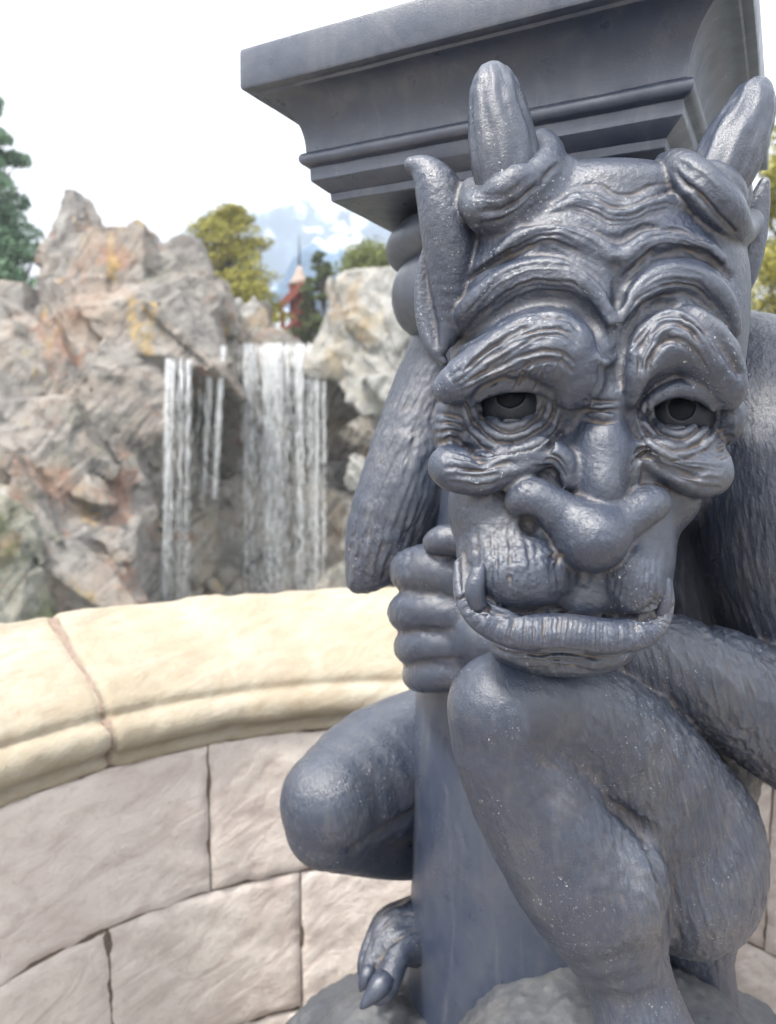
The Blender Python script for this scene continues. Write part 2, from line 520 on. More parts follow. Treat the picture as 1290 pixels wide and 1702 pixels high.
# nose
E(1001, 672, 14, 40, 50, 52, k=14)
E(1000, 752, 36, 50, 70, 58, k=16)
E(996, 806, 48, 41, 64, 60, k=18)
T([(984, 888, 80, 56), (924, 848, 74, 36), (886, 826, 66, 35), (866, 832, 58, 28), (858, 850, 48, 15)], 9)
T([(984, 888, 80, 56), (1038, 862, 74, 38), (1074, 840, 64, 34), (1092, 836, 55, 25), (1098, 846, 46, 12)], 9)
E(983, 892, 76, 58, 60, 72, k=12)
E(882, 874, 72, 16, 20, 34, sub=True, k=6, rot=-25)
# chin and lower lip
E(935, 1078, -36, 122, 46, 84, k=10)
T([(765, 938, 26, 11), (773, 985, 48, 20), (802, 1024, 68, 28), (860, 1049, 84, 32), (940, 1052, 90, 33), (1020, 1058, 86, 31), (1078, 1044, 70, 27), (1104, 1005, 50, 17), (1110, 968, 34, 9)], 5)
groove([(788, 1000, 6), (812, 1012, 8), (860, 1020, 9), (925, 1013, 8), (952, 1012, 5)], 14, 6)
groove([(996, 1018, 5), (1020, 1022, 8), (1060, 1028, 9), (1094, 1018, 6)], 14, 6)
T([(786, 664, 44, 9), (815, 647, 52, 13), (850, 638, 56, 15), (888, 640, 58, 14), (920, 656, 54, 10)], 6)
T([(1072, 676, 46, 9), (1098, 656, 54, 13), (1132, 646, 57, 15), (1166, 656, 54, 13), (1188, 676, 44, 9)], 6)
# folds on the bags: lid rims and sagging rings
groove([(775, 745, 6), (805, 766, 8), (855, 771, 8), (905, 750, 7), (932, 722, 5)], 7, 6)
groove([(1064, 745, 6), (1092, 774, 8), (1130, 788, 8), (1170, 786, 6)], 7, 6)
# horn collars
T([(798, 366, -40, 20), (850, 358, -18, 25), (902, 320, -18, 25), (938, 278, -46, 18)], 16)
E(850, 316, -24, 58, 38, 52, k=10, rot=-28)
E(1188, 318, -20, 56, 38, 52, k=10, rot=42)
T([(786, 318, -75, 22), (796, 345, -34, 29), (848, 332, -10, 33), (896, 290, -16, 31), (914, 258, -54, 25), (902, 240, -110, 24)], 6)
T([(1106, 272, -80, 18), (1130, 278, -12, 28), (1166, 310, 24, 34), (1204, 352, 16, 34), (1228, 386, -40, 24), (1244, 372, -110, 24)], 5)
# ears
T([(683, 273, -108, 12), (706, 282, -102, 22), (728, 315, -98, 37), (742, 365, -98, 44), (750, 420, -104, 44), (752, 480, -108, 35), (746, 540, -108, 18), (738, 580, -108, 8)], 6)
T([(752, 345, -104, 24), (770, 410, -104, 28), (764, 490, -108, 24), (748, 560, -110, 14)], 10)
T([(716, 398, -128, 8), (703, 445, -134, 10), (699, 500, -134, 11), (706, 545, -130, 12), (722, 580, -122, 12), (738, 602, -116, 8)], 6)
E(724, 500, -136, 28, 96, 16, k=8)
T([(1270, 304, -140, 9), (1258, 345, -140, 18), (1246, 395, -140, 25), (1236, 450, -140, 24), (1222, 505, -140, 12)], 6)
T([(1272, 302, -134, 7), (1272, 350, -132, 7), (1264, 410, -132, 7), (1248, 465, -132, 6)], 5)
# neck to the shoulders
f_ = HEAD
E(985, 780, -330, 120, 200, 150, k=30)

hv, hf = HEAD.net()
hv = relax(hv, hf, 1, 0.5)
hv, hn, hf = subdivided(hv, hf, 1)
print('head', len(hv), round(time.time() - T0, 1))

class Carver:
    def __init__(self, V, N, ymax, warp=3.0, amp_unit=UNIT):
        self.V, self.N = V, N
        self.x, self.y = pix(V)
        view = V - np.array([0, 0, CAMZ]); view /= np.linalg.norm(view, axis=1)[:, None]
        face = -(view * N).sum(1)
        self.w = np.clip((face - 0.05) / 0.3, 0, 1) * np.clip((ymax - V[:, 1]) / 0.01, 0, 1)
        q = V * 55
        self.x = self.x + warp * (vnoise(q, 3) + .5 * vnoise(q * 3.3, 4)); self.y = self.y + warp * (vnoise(q, 9) + .5 * vnoise(q * 3.3, 10))
        self.mod = np.clip(1 + .5 * vnoise(V * 130, 12), .3, 2)
        self.d = np.zeros(len(V)); self.u = amp_unit
        self.order = np.argsort(self.x); self.xs = self.x[self.order]
    def stroke(self, pts, w, amp, taper=0.6):
        p = np.asarray(pts, float)
        L = np.hypot(*np.diff(p, axis=0).T).sum()
        s = spline(p, int(max(6, L / (0.7 * w))))
        m = 2.6 * w
        a, b = np.searchsorted(self.xs, [s[:, 0].min() - m, s[:, 0].max() + m])
        i = self.order[a:b]
        i = i[(self.y[i] > s[:, 1].min() - m) & (self.y[i] < s[:, 1].max() + m) & (self.w[i] > 0)]
        if not len(i): return
        best = np.full(len(i), 1e9); bt = np.zeros(len(i))
        n = len(s) - 1
        for j in range(n):
            ab = s[j + 1] - s[j]; q = ab @ ab + 1e-9
            near = np.where((self.x[i] > min(s[j, 0], s[j + 1, 0]) - m) & (self.x[i] < max(s[j, 0], s[j + 1, 0]) + m))[0]
            dx = self.x[i[near]] - s[j, 0]; dy = self.y[i[near]] - s[j, 1]
            t = np.clip((dx * ab[0] + dy * ab[1]) / q, 0, 1)
            d2 = (dx - t * ab[0]) ** 2 + (dy - t * ab[1]) ** 2
            g = d2 < best[near]
            best[near[g]] = d2[g]; bt[near[g]] = (j + t[g]) / n
        prof = np.exp(-best / (w * w))
        if taper: prof = prof * np.clip(np.sin(np.pi * np.clip(bt, 0.001, 0.999)), 0, 1) ** taper
        self.d[i] += amp * prof * self.mod[i]
    def hatch(self, A, B, n, w, amp, jit=0.3, cut=0.25):
        A, B = np.asarray(A, float), np.asarray(B, float)
        m = max(len(A), len(B), 5)
        a, b = spline(A, m * 2), spline(B, m * 2)
        for i in range(n):
            f = (i + 0.5 + rng.uniform(-jit, jit)) / n
            g = f + rng.uniform(-jit, jit) / n
            t = np.linspace(f, g, len(a))[:, None]
            s = a * (1 - t) + b * t
            lo = rng.uniform(0, cut); hi = 1 - rng.uniform(0, cut)
            k0, k1 = int(lo * len(s)), max(int(hi * len(s)), int(lo * len(s)) + 3)
            self.stroke(s[k0:k1], w * rng.uniform(0.8, 1.25), amp * rng.uniform(0.6, 1.2))
    def apply(self):
        return self.V + self.N * (self.d * self.w * self.u)[:, None]

C = Carver(hv, hn, 0.78)
# forehead
C.hatch([(905, 320), (980, 300), (1035, 318), (1090, 300), (1130, 312)], [(870, 380), (950, 352), (1028, 380), (1110, 355), (1190, 390)], 9, 3.2, -2.2)
C.hatch([(830, 410), (930, 372), (1024, 412)], [(800, 455), (915, 410), (1015, 462)], 8, 3.0, -2.8)
C.hatch([(1030, 412), (1110, 380), (1190, 405)], [(1036, 462), (1110, 412), (1212, 448)], 8, 3.0, -2.8)
C.hatch([(770, 520), (850, 445), (950, 440), (1010, 500)], [(760, 570), (850, 500), (945, 488), (1005, 560)], 9, 3.2, -2.8)
C.hatch([(1038, 500), (1090, 450), (1160, 448), (1212, 495)], [(1036, 560), (1078, 508), (1150, 500), (1222, 575)], 9, 3.2, -2.8)
# brows: long curved creases that run with each lobe
C.hatch([(742, 628), (800, 578), (870, 528), (940, 522), (985, 570)], [(760, 660), (820, 640), (880, 612), (930, 605), (965, 640)], 14, 3.3, -6.5, cut=0.35)
C.hatch([(760, 610), (820, 565), (880, 522), (945, 528)], [(770, 640), (840, 600), (905, 560), (960, 570)], 9, 3.0, 5, cut=0.4)
C.hatch([(840, 652), (866, 616), (905, 580)], [(915, 650), (925, 615), (950, 580)], 7, 3.0, -4.5, cut=0.35)
C.hatch([(1045, 640), (1050, 575), (1105, 520), (1165, 545), (1218, 640)], [(1075, 640), (1085, 600), (1115, 570), (1150, 590), (1190, 660)], 12, 3.3, -7, cut=0.35)
C.hatch([(1045, 590), (1085, 530), (1140, 520), (1190, 575)], [(1070, 600), (1100, 560), (1135, 555), (1185, 620)], 8, 3.0, 5, cut=0.4)
# between the eyes
for y in (674, 690): C.stroke([(978, y), (1000, y + 1), (1022, y)], 4.5, 7)
for y in (666, 682, 699): C.stroke([(970, y), (1000, y), (1028, y)], 3.5, -6)
C.stroke([(988, 590), (1008, 602), (1028, 592)], 7, 6)
# creases at the outer eye corners and on the cheeks
for k_ in range(4): C.stroke([(720, 690 + 16 * k_), (742, 690 + 14 * k_), (768, 702 + 11 * k_)], 4.5, -5.5)
for k_ in range(4): C.stroke([(1222, 712 + 15 * k_), (1205, 714 + 14 * k_), (1190, 722 + 12 * k_)], 4.5, -5.5)
C.hatch([(735, 750), (800, 758), (870, 742)], [(740, 800), (800, 808), (870, 785)], 8, 3.4, -4.5, jit=0.5)
C.hatch([(1205, 765), (1150, 760), (1090, 748)], [(1200, 815), (1150, 805), (1090, 775)], 7, 3.4, -4.5, jit=0.5)
C.hatch([(880, 748), (930, 758), (952, 800)], [(880, 775), (915, 778), (935, 805)], 4, 3.2, -5)
C.hatch([(1095, 745), (1058, 748), (1040, 790)], [(1098, 768), (1070, 768), (1055, 800)], 4, 3.2, -5)
# bags: hairline rims
def bags(xc, yc, ax, by, tilt, x0, x1):
    # three sagging rings, crisp creases between rounded rolls
    u = (C.x - xc) * math.cos(tilt) + (C.y - yc) * math.sin(tilt); v = -(C.x - xc) * math.sin(tilt) + (C.y - yc) * math.cos(tilt)
    rho = np.sqrt((u / ax) ** 2 + (v / by) ** 2)
    t = (rho - 0.44) / 0.19
    prof = np.abs(np.sin(np.pi * t)) ** 0.6 - 0.55
    win = ((t > 0) & (t < 3.0)) * np.clip(v / 18 - .1, 0, 1) * np.clip((C.x - x0) / 14, 0, 1) * np.clip((x1 - C.x) / 14, 0, 1) * (C.V[:, 1] < .66)
    C.d += 10.0 * win * prof
bags(848, 657, 92, 97, -0.03, 764, 934)
bags(1127, 668, 80, 97, 0.06, 1056, 1196)
# muzzle: upright ribs
for i in range(15):
    x = 765 + i * 11.5
    C.stroke([(x, 868 + max(0, i - 7) * 9), (x + 3, 930), (x + 5, 1000)], 6.0, -4.6 * rng.uniform(0.1, 1.4), 0.5)
for i in range(10):
    x = 1006 + i * 11
    C.stroke([(x + 6, 968 - i * 11), (x, 980), (x - 2, 1022)], 5.4, -3.8 * rng.uniform(0.2, 1.3), 0.5)
# lower lip: short cross creases
for i in range(64):
    t = i / 63.0
    s = spline([(775, 985), (802, 1024), (860, 1048), (940, 1050), (1020, 1056), (1078, 1042), (1108, 1000)], 200)
    q = s[int(t * 199)]; q2 = s[min(199, int(t * 199) + 1)]
    d_ = q2 - s[max(0, int(t * 199) - 1)]; nn = np.array([-d_[1], d_[0]]) / (np.hypot(*d_) + 1e-6)
    C.stroke([q - nn * 24, q, q + nn * 24], 3.0, -4.5 * rng.uniform(0.4, 1.3), 0.5)
# chin creases
C.hatch([(800, 1068), (870, 1088), (940, 1078), (1010, 1092), (1085, 1070)], [(830, 1105), (890, 1122), (940, 1112), (1000, 1120), (1050, 1100)], 6, 4.2, -7)
# collars
C.hatch([(785, 320), (840, 318), (915, 258)], [(795, 375), (850, 358), (930, 285)], 7, 3.6, -3)
C.hatch([(1120, 262), (1170, 290), (1240, 360)], [(1110, 290), (1160, 330), (1225, 395)], 7, 3.6, -3)
C.stroke([(1118, 284), (1156, 318), (1196, 360), (1228, 392)], 6, -6, .4)
C.stroke([(790, 350), (842, 346), (892, 310), (930, 268)], 6, -5, .4)
# pitted casting skin
q = hv * 1000
C.d += C.w * (0.28 * vnoise(q / 5.0, 21) + 0.45 * vnoise(q / 2.4, 22) + 0.4 * vnoise(q / 14, 23))
mz = np.exp(-((C.x - 850) ** 2 / 9000 + (C.y - 935) ** 2 / 5500)) + .35 * np.exp(-((C.x - 1055) ** 2 / 3500 + (C.y - 960) ** 2 / 4500))
C.d += mz * (1.4 * vnoise(q / np.array([4.5, 4.5, 7]), 25) + 0.8 * vnoise(q / 3, 26))
hv2 = C.apply()
hcav = cavity(hv2, hn, hf, 14, 0.0016)
print('carved', round(time.time() - T0, 1))
# ------------------------------------------------------------------ body
BODY = Field((-0.26, 0.52, 0.74), (0.72, 1.34, 1.80), 0.0048)
def B(pts, k=14, sub=False, f=BODY):               # pts (x, y, distance ahead, r)
    f.tube([P(*q[:3]) for q in pts], [q[3] * q[2] / FPX for q in pts], k * 0.75 / FPX, sub)
def BE(x, y, Y, rx, ry, rz, k=20, rot=0, sub=False, f=BODY):
    s = Y / FPX
    f.ell(P(x, y, Y), (rx * s, ry * s, rz), k * s, rolled(rot), sub)
# near leg: knee, shin, calf, foot
B([(842, 1180, .655, 96), (848, 1235, .66, 99), (895, 1335, .675, 112), (968, 1445, .685, 126), (1015, 1545, .69, 98), (1042, 1620, .69, 76), (1078, 1730, .68, 88)])
BE(850, 1170, .648, 106, 88, .045, k=20)
BE(1030, 1465, .665, 80, 112, .048, k=16, rot=-12)
# thigh and haunch
B([(890, 1165, .66, 88), (975, 1195, .69, 98), (1055, 1285, .73, 128), (1120, 1385, .77, 140)], 16)
BE(1128, 1405, .775, 134, 180, .10, k=26, rot=-8)
# forearm that runs behind the knee to the hand
B([(1450, 1285, .80, 110), (1300, 1198, .775, 104), (1200, 1135, .76, 92), (1100, 1092, .755, 76), (1000, 1078, .765, 68), (890, 1070, .79, 62), (810, 1058, .82, 58)], 10)
# upper arm, shoulder, chest and back
B([(1205, 610, .94, 96), (1290, 700, .89, 150), (1300, 850, .85, 152), (1350, 1030, .83, 140), (1440, 1220, .81, 120)], 14)
BE(1190, 900, .95, 150, 300, .10, k=30)
BE(1230, 900, 1.04, 180, 330, .12, k=40)
B([(1000, 780, .83, 120), (1130, 740, .93, 130)], 30)
BE(1130, 1230, .93, 120, 190, .12, k=30)
# far arm: upper arm hangs to the elbow beside the column
B([(760, 540, 1.02, 62), (716, 680, 1.01, 74), (690, 790, 1.0, 87), (652, 880, .99, 76), (614, 945, .98, 40), (590, 972, .98, 15)], 10)
B([(660, 890, .99, 66), (720, 920, 1.02, 60), (800, 960, 1.08, 60)], 12)
# far leg
B([(556, 1332, .985, 94), (640, 1284, 1.075, 116), (770, 1240, 1.17, 120)], 10)
B([(550, 1366, .985, 80), (620, 1402, 1.04, 56), (730, 1404, 1.12, 58)], 6)
# far foot
B([(760, 1500, 1.06, 60), (710, 1530, 1.01, 48), (672, 1548, .98, 40)], 12)
B([(710, 1568, .985, 40), (668, 1572, .95, 33), (655, 1600, .925, 25), (640, 1640, .905, 26), (628, 1655, .90, 18)], 5)
B([(700, 1535, 1.0, 34), (650, 1538, .97, 27), (630, 1572, .95, 20), (616, 1612, .935, 20), (610, 1630, .93, 12)], 4)
B([(700, 1515, 1.03, 30), (645, 1528, 1.0, 22), (622, 1558, .985, 17), (608, 1594, .97, 16)], 4)
# hand closed on the column
BE(808, 1048, .842, 82, 96, .040, k=18)
B([(800, 972, .835, 48), (735, 948, .845, 46), (692, 948, .87, 40), (682, 952, .92, 32), (700, 960, .97, 28)], 5)
B([(800, 1030, .83, 42), (728, 1013, .842, 40), (684, 1016, .87, 36), (676, 1020, .92, 30), (700, 1025, .97, 26)], 4)
B([(800, 1078, .83, 38), (735, 1070, .842, 37), (692, 1073, .87, 33), (684, 1076, .92, 28), (705, 1080, .97, 24)], 4)
B([(805, 1112, .83, 36), (745, 1116, .842, 36), (704, 1121, .87, 31), (696, 1122, .92, 26), (715, 1124, .97, 22)], 4)
B([(830, 928, .815, 36), (778, 902, .81, 29), (740, 896, .815, 27), (720, 902, .825, 20)], 4)
# heel and tail end at the right, behind
B([(1150, 1520, .93, 80), (1165, 1610, .92, 56), (1180, 1730, .91, 66)], 14)
# calf / thigh crease
def bsurf(x, y): return BODY.ray(x, y, .53, 1.2)
def bgroove(pts, depth, k=6):
    q = []
    for x, y, r in pts:
        s = bsurf(x, y)
        if s: q.append((x, y, s - (r - depth) * .75 / FPX, r))
    if len(q) > 1: B(q, k, True)
bgroove([(1010, 1335, 10), (1060, 1375, 14), (1095, 1440, 16), (1114, 1510, 18), (1114, 1590, 16)], 20, 12)
bgroove([(585, 1412, 8), (630, 1388, 12), (690, 1352, 12)], 9, 10)
bgroove([(905, 1200, 18), (920, 1270, 24), (930, 1330, 18)], 4, 16)
bgroove([(1118, 1015, 8), (1200, 1050, 10), (1290, 1092, 10)], 9, 8)
bv, bf = BODY.net()
bv = relax(bv, bf, 1, 0.5)
bv, bn, bf = subdivided(bv, bf, 1)
bx, by = pix(bv)
# tufted coat: long shallow locks combed along each limb
def lock(V, a, L, Wd, seed):
    a = np.asarray(a, float); a = a / np.linalg.norm(a)
    u = np.cross(a, (0.3, 0.9, 0.2)); u /= np.linalg.norm(u); v = np.cross(a, u)
    w = 0.35 * vnoise(V * 18, seed + 5)
    q = np.c_[(V @ a) / L, (V @ u) / Wd + w, (V @ v) / Wd + w]
    return np.abs(vnoise(q, seed)) * -1.6 + 0.8 * vnoise(q * np.array([2, 2.3, 2.3]), seed + 1) + 0.5
def pd(x0, y0, Y0, x1, y1, Y1): return P(x1, y1, Y1) - P(x0, y0, Y0)
regions = [  # centre px, radius px, depth range, direction, amplitude mm
    (1170, 1430, 170, (.60, .95), pd(1080, 1300, .7, 1130, 1560, .72), 1.2, .050, .006),
    (1000, 1250, 120, (.60, .95), pd(900, 1150, .68, 1060, 1300, .72), 0.6, .050, .007),
    (1200, 1170, 170, (.60, .95), pd(1180, 1050, .74, 1230, 1250, .74), 1.3, .045, .0065),
    (1280, 800, 260, (.62, 1.1), pd(1280, 600, .8, 1260, 1000, .8), 0.45, .055, .006),
    (640, 800, 220, (.85, 1.2), pd(720, 620, 1., 590, 950, 1.), 0.9, .080, .006),
    (600, 1260, 150, (.80, 1.2), pd(690, 1180, .95, 480, 1380, .93), 0.25, .050, .006),
    (880, 1330, 130, (.55, .9), pd(800, 1200, .62, 930, 1500, .64), 0.35, .05, .006),
]
disp = np.zeros(len(bv))
for cx, cy, rad, (y0, y1), a, amp, L, Wd in regions:
    w = np.exp(-((bx - cx) ** 2 + (by - cy) ** 2) / (rad * rad)) * ((bv[:, 1] > y0) & (bv[:, 1] < y1))
    w = np.clip(w * 1.6, 0, 1)
    i = w > 0.03
    disp[i] += amp * 0.001 * w[i] * lock(bv[i], a, L, Wd, int(cx) + int(cy))
disp += 0.00035 * vnoise(bv * 60, 41) + 0.0003 * vnoise(bv * 190, 42) + 0.0009 * vnoise(bv * 17, 43)
CB = Carver(bv, bn, 1.2, warp=4, amp_unit=1.0)
for pts, w, amp in [
    ([(662, 990), (700, 992), (740, 985)], 5, -.0012), ([(668, 1048), (720, 1048), (770, 1050)], 5, -.0012),
    ([(680, 1102), (730, 1098), (780, 1092)], 5, -.0012)]:
    CB.stroke(pts, w, amp)
for x0, y0 in ((668, 940), (664, 1010), (668, 1066), (684, 1118)):
    for j in range(4): CB.stroke([(x0 - 12 + 7 * j, y0 - 18), (x0 - 14 + 7 * j, y0), (x0 - 10 + 7 * j, y0 + 18)], 3, -.0007)
CB.stroke([(700, 1545), (668, 1552), (640, 1580), (622, 1618)], 5, -.004)
CB.stroke([(700, 1520), (660, 1522), (625, 1555), (610, 1590)], 4, -.0025)
# fur points on the elbow
for j in range(7):
    x = 575 + 17 * j
    CB.stroke([(x + 30, 850 - 4 * j), (x + 6, 920), (x - 4, 985 - 5 * j)], 5, -.002)
disp += CB.d * CB.w
bv2 = bv + bn * disp[:, None]
bcav = cavity(bv2, bn, bf, 8, 0.0025)
print('body', len(bv), round(time.time() - T0, 1))

# ------------------------------------------------------------------ monument: one cast piece
CX, CY = 0.1877, 1.0044
TH = R(-27.27)
HA, HB = 0.25, 0.2718
CAPZ = CAMZ + 0.3662
mon = empty('gargoyle_column', (CX, CY, 0.0), 'dark slate grey horned gargoyle crouching round a column under a square capital', 'statue')
V = np.vstack([hv2, bv2]); Fa = np.vstack([hf, bf + len(hv2)])
gar = mesh_np('gargoyle', V, Fa, M_ST, mon)
point_attr(gar, 'cavity', np.r_[hcav, bcav])
handy = np.exp(-((bx - 720) ** 2 + (by - 1030) ** 2) / 120 ** 2) * (bv[:, 1] > .76)
point_attr(gar, 'coat', np.r_[np.zeros(len(hv2)), np.clip(1 - 1.5 * handy, 0, 1) * np.clip(.35 + .9 * (bx > 1000) + .6 * (bx < 660), 0, 1)])

def sweep(pts, rads, n=28, m=26, flutes=0, famp=0.0, seed=0, flat=1.0):
    pr = spline(np.c_[np.asarray(pts, float), np.asarray(rads, float)], m)
    Vs, a0 = [], None
    for i in range(m):
        t = pr[min(i + 1, m - 1), :3] - pr[max(i - 1, 0), :3]; t /= np.linalg.norm(t)
        if a0 is None: a0 = np.cross(t, (0, 1, 0.1))
        u = a0 - t * (a0 @ t); u /= np.linalg.norm(u); a0 = u
        v = np.cross(t, u)
        for j in range(n):
            th = 2 * math.pi * j / n
            r = pr[i, 3] * (1 + famp * math.cos(flutes * th + 0.8 * math.sin(i * .3 + seed)) + famp * .5 * math.sin((flutes * 2 + 1) * th + i * .22))
            Vs.append(pr[i, :3] + r * (math.cos(th) * u + flat * math.sin(th) * v))
    Fs = [(i * n + j, i * n + (j + 1) % n, (i + 1) * n + (j + 1) % n, (i + 1) * n + j) for i in range(m - 1) for j in range(n)]
    Fs.append(tuple(range(n - 1, -1, -1))); Fs.append(tuple((m - 1) * n + j for j in range(n)))
    return np.array(Vs), Fs

def hpart(name, pts, mat=M_ST, noise=0.0006, **kw):
    Y = [HY(q[2]) for q in pts]
    v, f = sweep([P(q[0], q[1], yy) for q, yy in zip(pts, Y)], [q[3] * yy / FPX for q, yy in zip(pts, Y)], **kw)
    c = v.mean(0); d = v - c; d /= np.linalg.norm(d, axis=1)[:, None]
    v = v + d * (noise * (vnoise(v * 90, 5) + vnoise(v * 220, 6)))[:, None]
    return mesh_np(name, v, f, mat, gar)

hpart('horn', [(850, 318, -36, 50), (840, 270, -36, 52), (832, 220, -38, 50), (825, 170, -40, 43), (821, 138, -42, 35), (820, 118, -42, 25), (820, 107, -42, 14), (820, 103, -42, 4)], n=56, m=60, flutes=9, famp=.036, seed=1, noise=.0005)
hpart('horn', [(1178, 322, -32, 46), (1204, 276, -34, 50), (1226, 230, -36, 48), (1244, 190, -38, 40), (1253, 160, -40, 32), (1257, 142, -40, 23), (1257, 133, -40, 13), (1257, 129, -40, 4)], n=56, m=60, flutes=9, famp=.036, seed=4, noise=.0005)
hpart('tusk', [(796, 1010, 74, 15), (790, 985, 78, 17), (793, 960, 78, 15), (798, 944, 77, 10), (800, 937, 76, 4)], n=20, m=20)
hpart('tusk', [(1098, 1030, 60, 13), (1103, 1000, 62, 14), (1106, 978, 60, 12), (1107, 965, 58, 8), (1107, 960, 57, 3)], n=20, m=20)

def eye(x, y, z, r, gx, gy, hole):
    Y = HY(z); s = Y / FPX; c = P(x, y, Y); rm = r * s
    g = P(gx, gy, Y - rm) - c; g /= np.linalg.norm(g)
    u = np.cross(g, (0, 0, 1)); u /= np.linalg.norm(u); w = np.cross(u, g)
    h = hole / r
    rings = [(0.02, -.075), (h * .4, -.08), (h * .8, -.09), (h * .96, -.085), (h, -.03), (h * 1.04, .002), (h * 1.14, .001), (h * 1.3, 0)] + [(a, 0) for a in np.linspace(h * 1.3 + .1, 2.2, 12)]
    Vs, n = [], 40
    for a, dr in rings:
        for j in range(n):
            t = 2 * math.pi * j / n
            wob = 1 + (.02 * math.sin(3 * t + x) + .015 * math.sin(7 * t)) * (a < h * 1.2)
            aa = a * wob
            dvec = math.cos(aa) * g + math.sin(aa) * (math.cos(t) * u + math.sin(t) * w)
            Vs.append(c + rm * (1 + dr) * dvec)
    Fs = [(i * n + (j + 1) % n, i * n + j, (i + 1) * n + j, (i + 1) * n + (j + 1) % n) for i in range(len(rings) - 1) for j in range(n)]
    Fs.append(tuple(range(n)))
    o = mesh_np('eye', np.array(Vs), Fs, M_EYE, gar)
    o.data.materials.append(M_PUPIL)
    for p_ in o.data.polygons:
        if p_.index < 4 * n or p_.index == len(Fs) - 1: p_.material_index = 1
    return o
npu = NT('pupil_hole_shade'); M_PUPIL = npu.done((0.003, 0.004, 0.008), 0.5, npu.bump(npu.noise(420, 4, .7), .55, .0012), Specular_IOR_Level=0.15)  # black colour stands in for the shade inside the drilled pupil
M_EYE = statue_material('eye_paint', dust=0.7, rough=0.38, grit=0.7, base=(0.008, 0.011, 0.020), specks=False)
M_EYE.node_tree.nodes['Principled BSDF'].inputs['Specular IOR Level'].default_value = 0.3
eye(847, 670, -14, 58, 849, 651, 25)
eye(1131, 686, -14, 56, 1134, 675, 22)

def bpart(name, pts, **kw):
    v, f = sweep([P(*q[:3]) for q in pts], [q[3] * q[2] / FPX for q in pts], **kw)
    return mesh_np(name, v, f, M_ST, gar)
bpart('claw', [(642, 1624, .905, 18), (632, 1638, .896, 20), (616, 1657, .89, 14), (604, 1671, .886, 7), (599, 1676, .886, 2)], n=18, m=18)
bpart('claw', [(618, 1605, .935, 13), (611, 1620, .925, 15), (603, 1638, .92, 9), (599, 1648, .92, 2)], n=14, m=14)
bpart('claw', [(610, 1586, .968, 10), (605, 1600, .96, 12), (600, 1616, .956, 7), (598, 1624, .956, 2)], n=14, m=14)

# square mouldings swept round the capital
ca, sa = math.cos(TH), math.sin(TH)
def cap_pt(u, v, z): return (CX + ca * u - sa * v, CY + sa * u + ca * v, z)
def ring_rect(profile, name, parent, mat, close=False, sub=14):
    Vs, Fs = [], []
    cnt = 4 * sub
    for ins, dz in profile:
        a, b = HA - ins, HB - ins
        cor = [(-a, -b), (a, -b), (a, b), (-a, b)]
        for c_ in range(4):
            p0, p1 = np.array(cor[c_]), np.array(cor[(c_ + 1) % 4])
            for i in range(sub):
                # pinch samples towards the corners so the arrises stay crisp
                t = i / sub; t = 0.5 - 0.5 * math.cos(math.pi * t) if i else 0.0
                q = p0 + (p1 - p0) * t
                Vs.append(cap_pt(q[0], q[1], CAPZ + dz))
    for i in range(len(profile) - 1):
        for j in range(cnt):
            Fs.append((i * cnt + (j + 1) % cnt, i * cnt + j, (i + 1) * cnt + j, (i + 1) * cnt + (j + 1) % cnt))
    if close:
        Fs.append(tuple(range(cnt)))
    Fs.append(tuple((len(profile) - 1) * cnt + j for j in range(cnt))[::-1])
    v = np.array(Vs); v = v + 0.0005 * np.c_[vnoise(v * 40, 1), vnoise(v * 40, 2), vnoise(v * 40, 3)]
    o = mesh_np(name, v, Fs, mat, parent, smooth=True)
    o.data.set_sharp_from_angle(angle=R(32))
    return o
capital = ring_rect([(0.10, 0.052), (0.003, 0.050), (0.0005, 0.048), (0, 0.045), (0, 0.010), (0.0012, 0.0075), (0.006, 0.006), (0.010, 0.0055)], 'capital', mon, M_SM, True)
cav = [(0.0095, 0.006)]
for i in range(11):
    t = i / 10 * math.pi / 2
    cav.append((0.012 + 0.0385 * math.sin(t), 0.003 - 0.0535 * (1 - math.cos(t))))
ring_rect(cav + [(0.052, -0.051), (0.060, -0.0512)], 'cavetto_moulding', capital, M_SM)
bead = [(0.056, -0.0508)]
for i in range(9):
    t = -math.pi / 2 + math.pi * i / 8
    bead.append((0.0505 - 0.0065 * math.cos(t), -0.0585 - 0.0072 * math.sin(t) * 1.0))
ring_rect(bead + [(0.0535, -0.0672), (0.0538, -0.0800), (0.0548, -0.0815), (0.0660, -0.0900), (0.068, -0.0915)], 'bead_moulding', capital, M_SM)
ring_rect([(0.067, -0.0908), (0.0695, -0.0925), (0.0702, -0.1000), (0.0715, -0.1012), (0.15, -0.1016)], 'lower_fillet', capital, M_SM)

def lathe(prof, name, parent, mat, n=96, c=(CX, CY), jitter=0.0006, rough=None):
    Vs = [(c[0] + r * math.cos(2 * math.pi * j / n), c[1] + r * math.sin(2 * math.pi * j / n), z) for r, z in prof for j in range(n)]
    Fs = [(i * n + j, i * n + (j + 1) % n, (i + 1) * n + (j + 1) % n, (i + 1) * n + j) for i in range(len(prof) - 1) for j in range(n)]
    Fs.append(tuple(range(n - 1, -1, -1))); Fs.append(tuple((len(prof) - 1) * n + j for j in range(n)))
    v = np.array(Vs); rad = v - np.array([c[0], c[1], 0]); rad[:, 2] = 0
    rad /= np.linalg.norm(rad, axis=1)[:, None] + 1e-9
    v = v + rad * (jitter * (vnoise(v * 30, 8) + .6 * vnoise(v * 90, 9)))[:, None]
    return mesh_np(name, v, Fs, mat, parent)
zt = CAPZ - 0.1014
def colr(px, py):
    a = np.array([(px - 645) / FPX, cp + (851 - py) / FPX * sp]); a /= np.linalg.norm(a)
    return abs(a[0] * CY - a[1] * CX)
zs = lambda py: float(P(690, py, 0.95)[2])
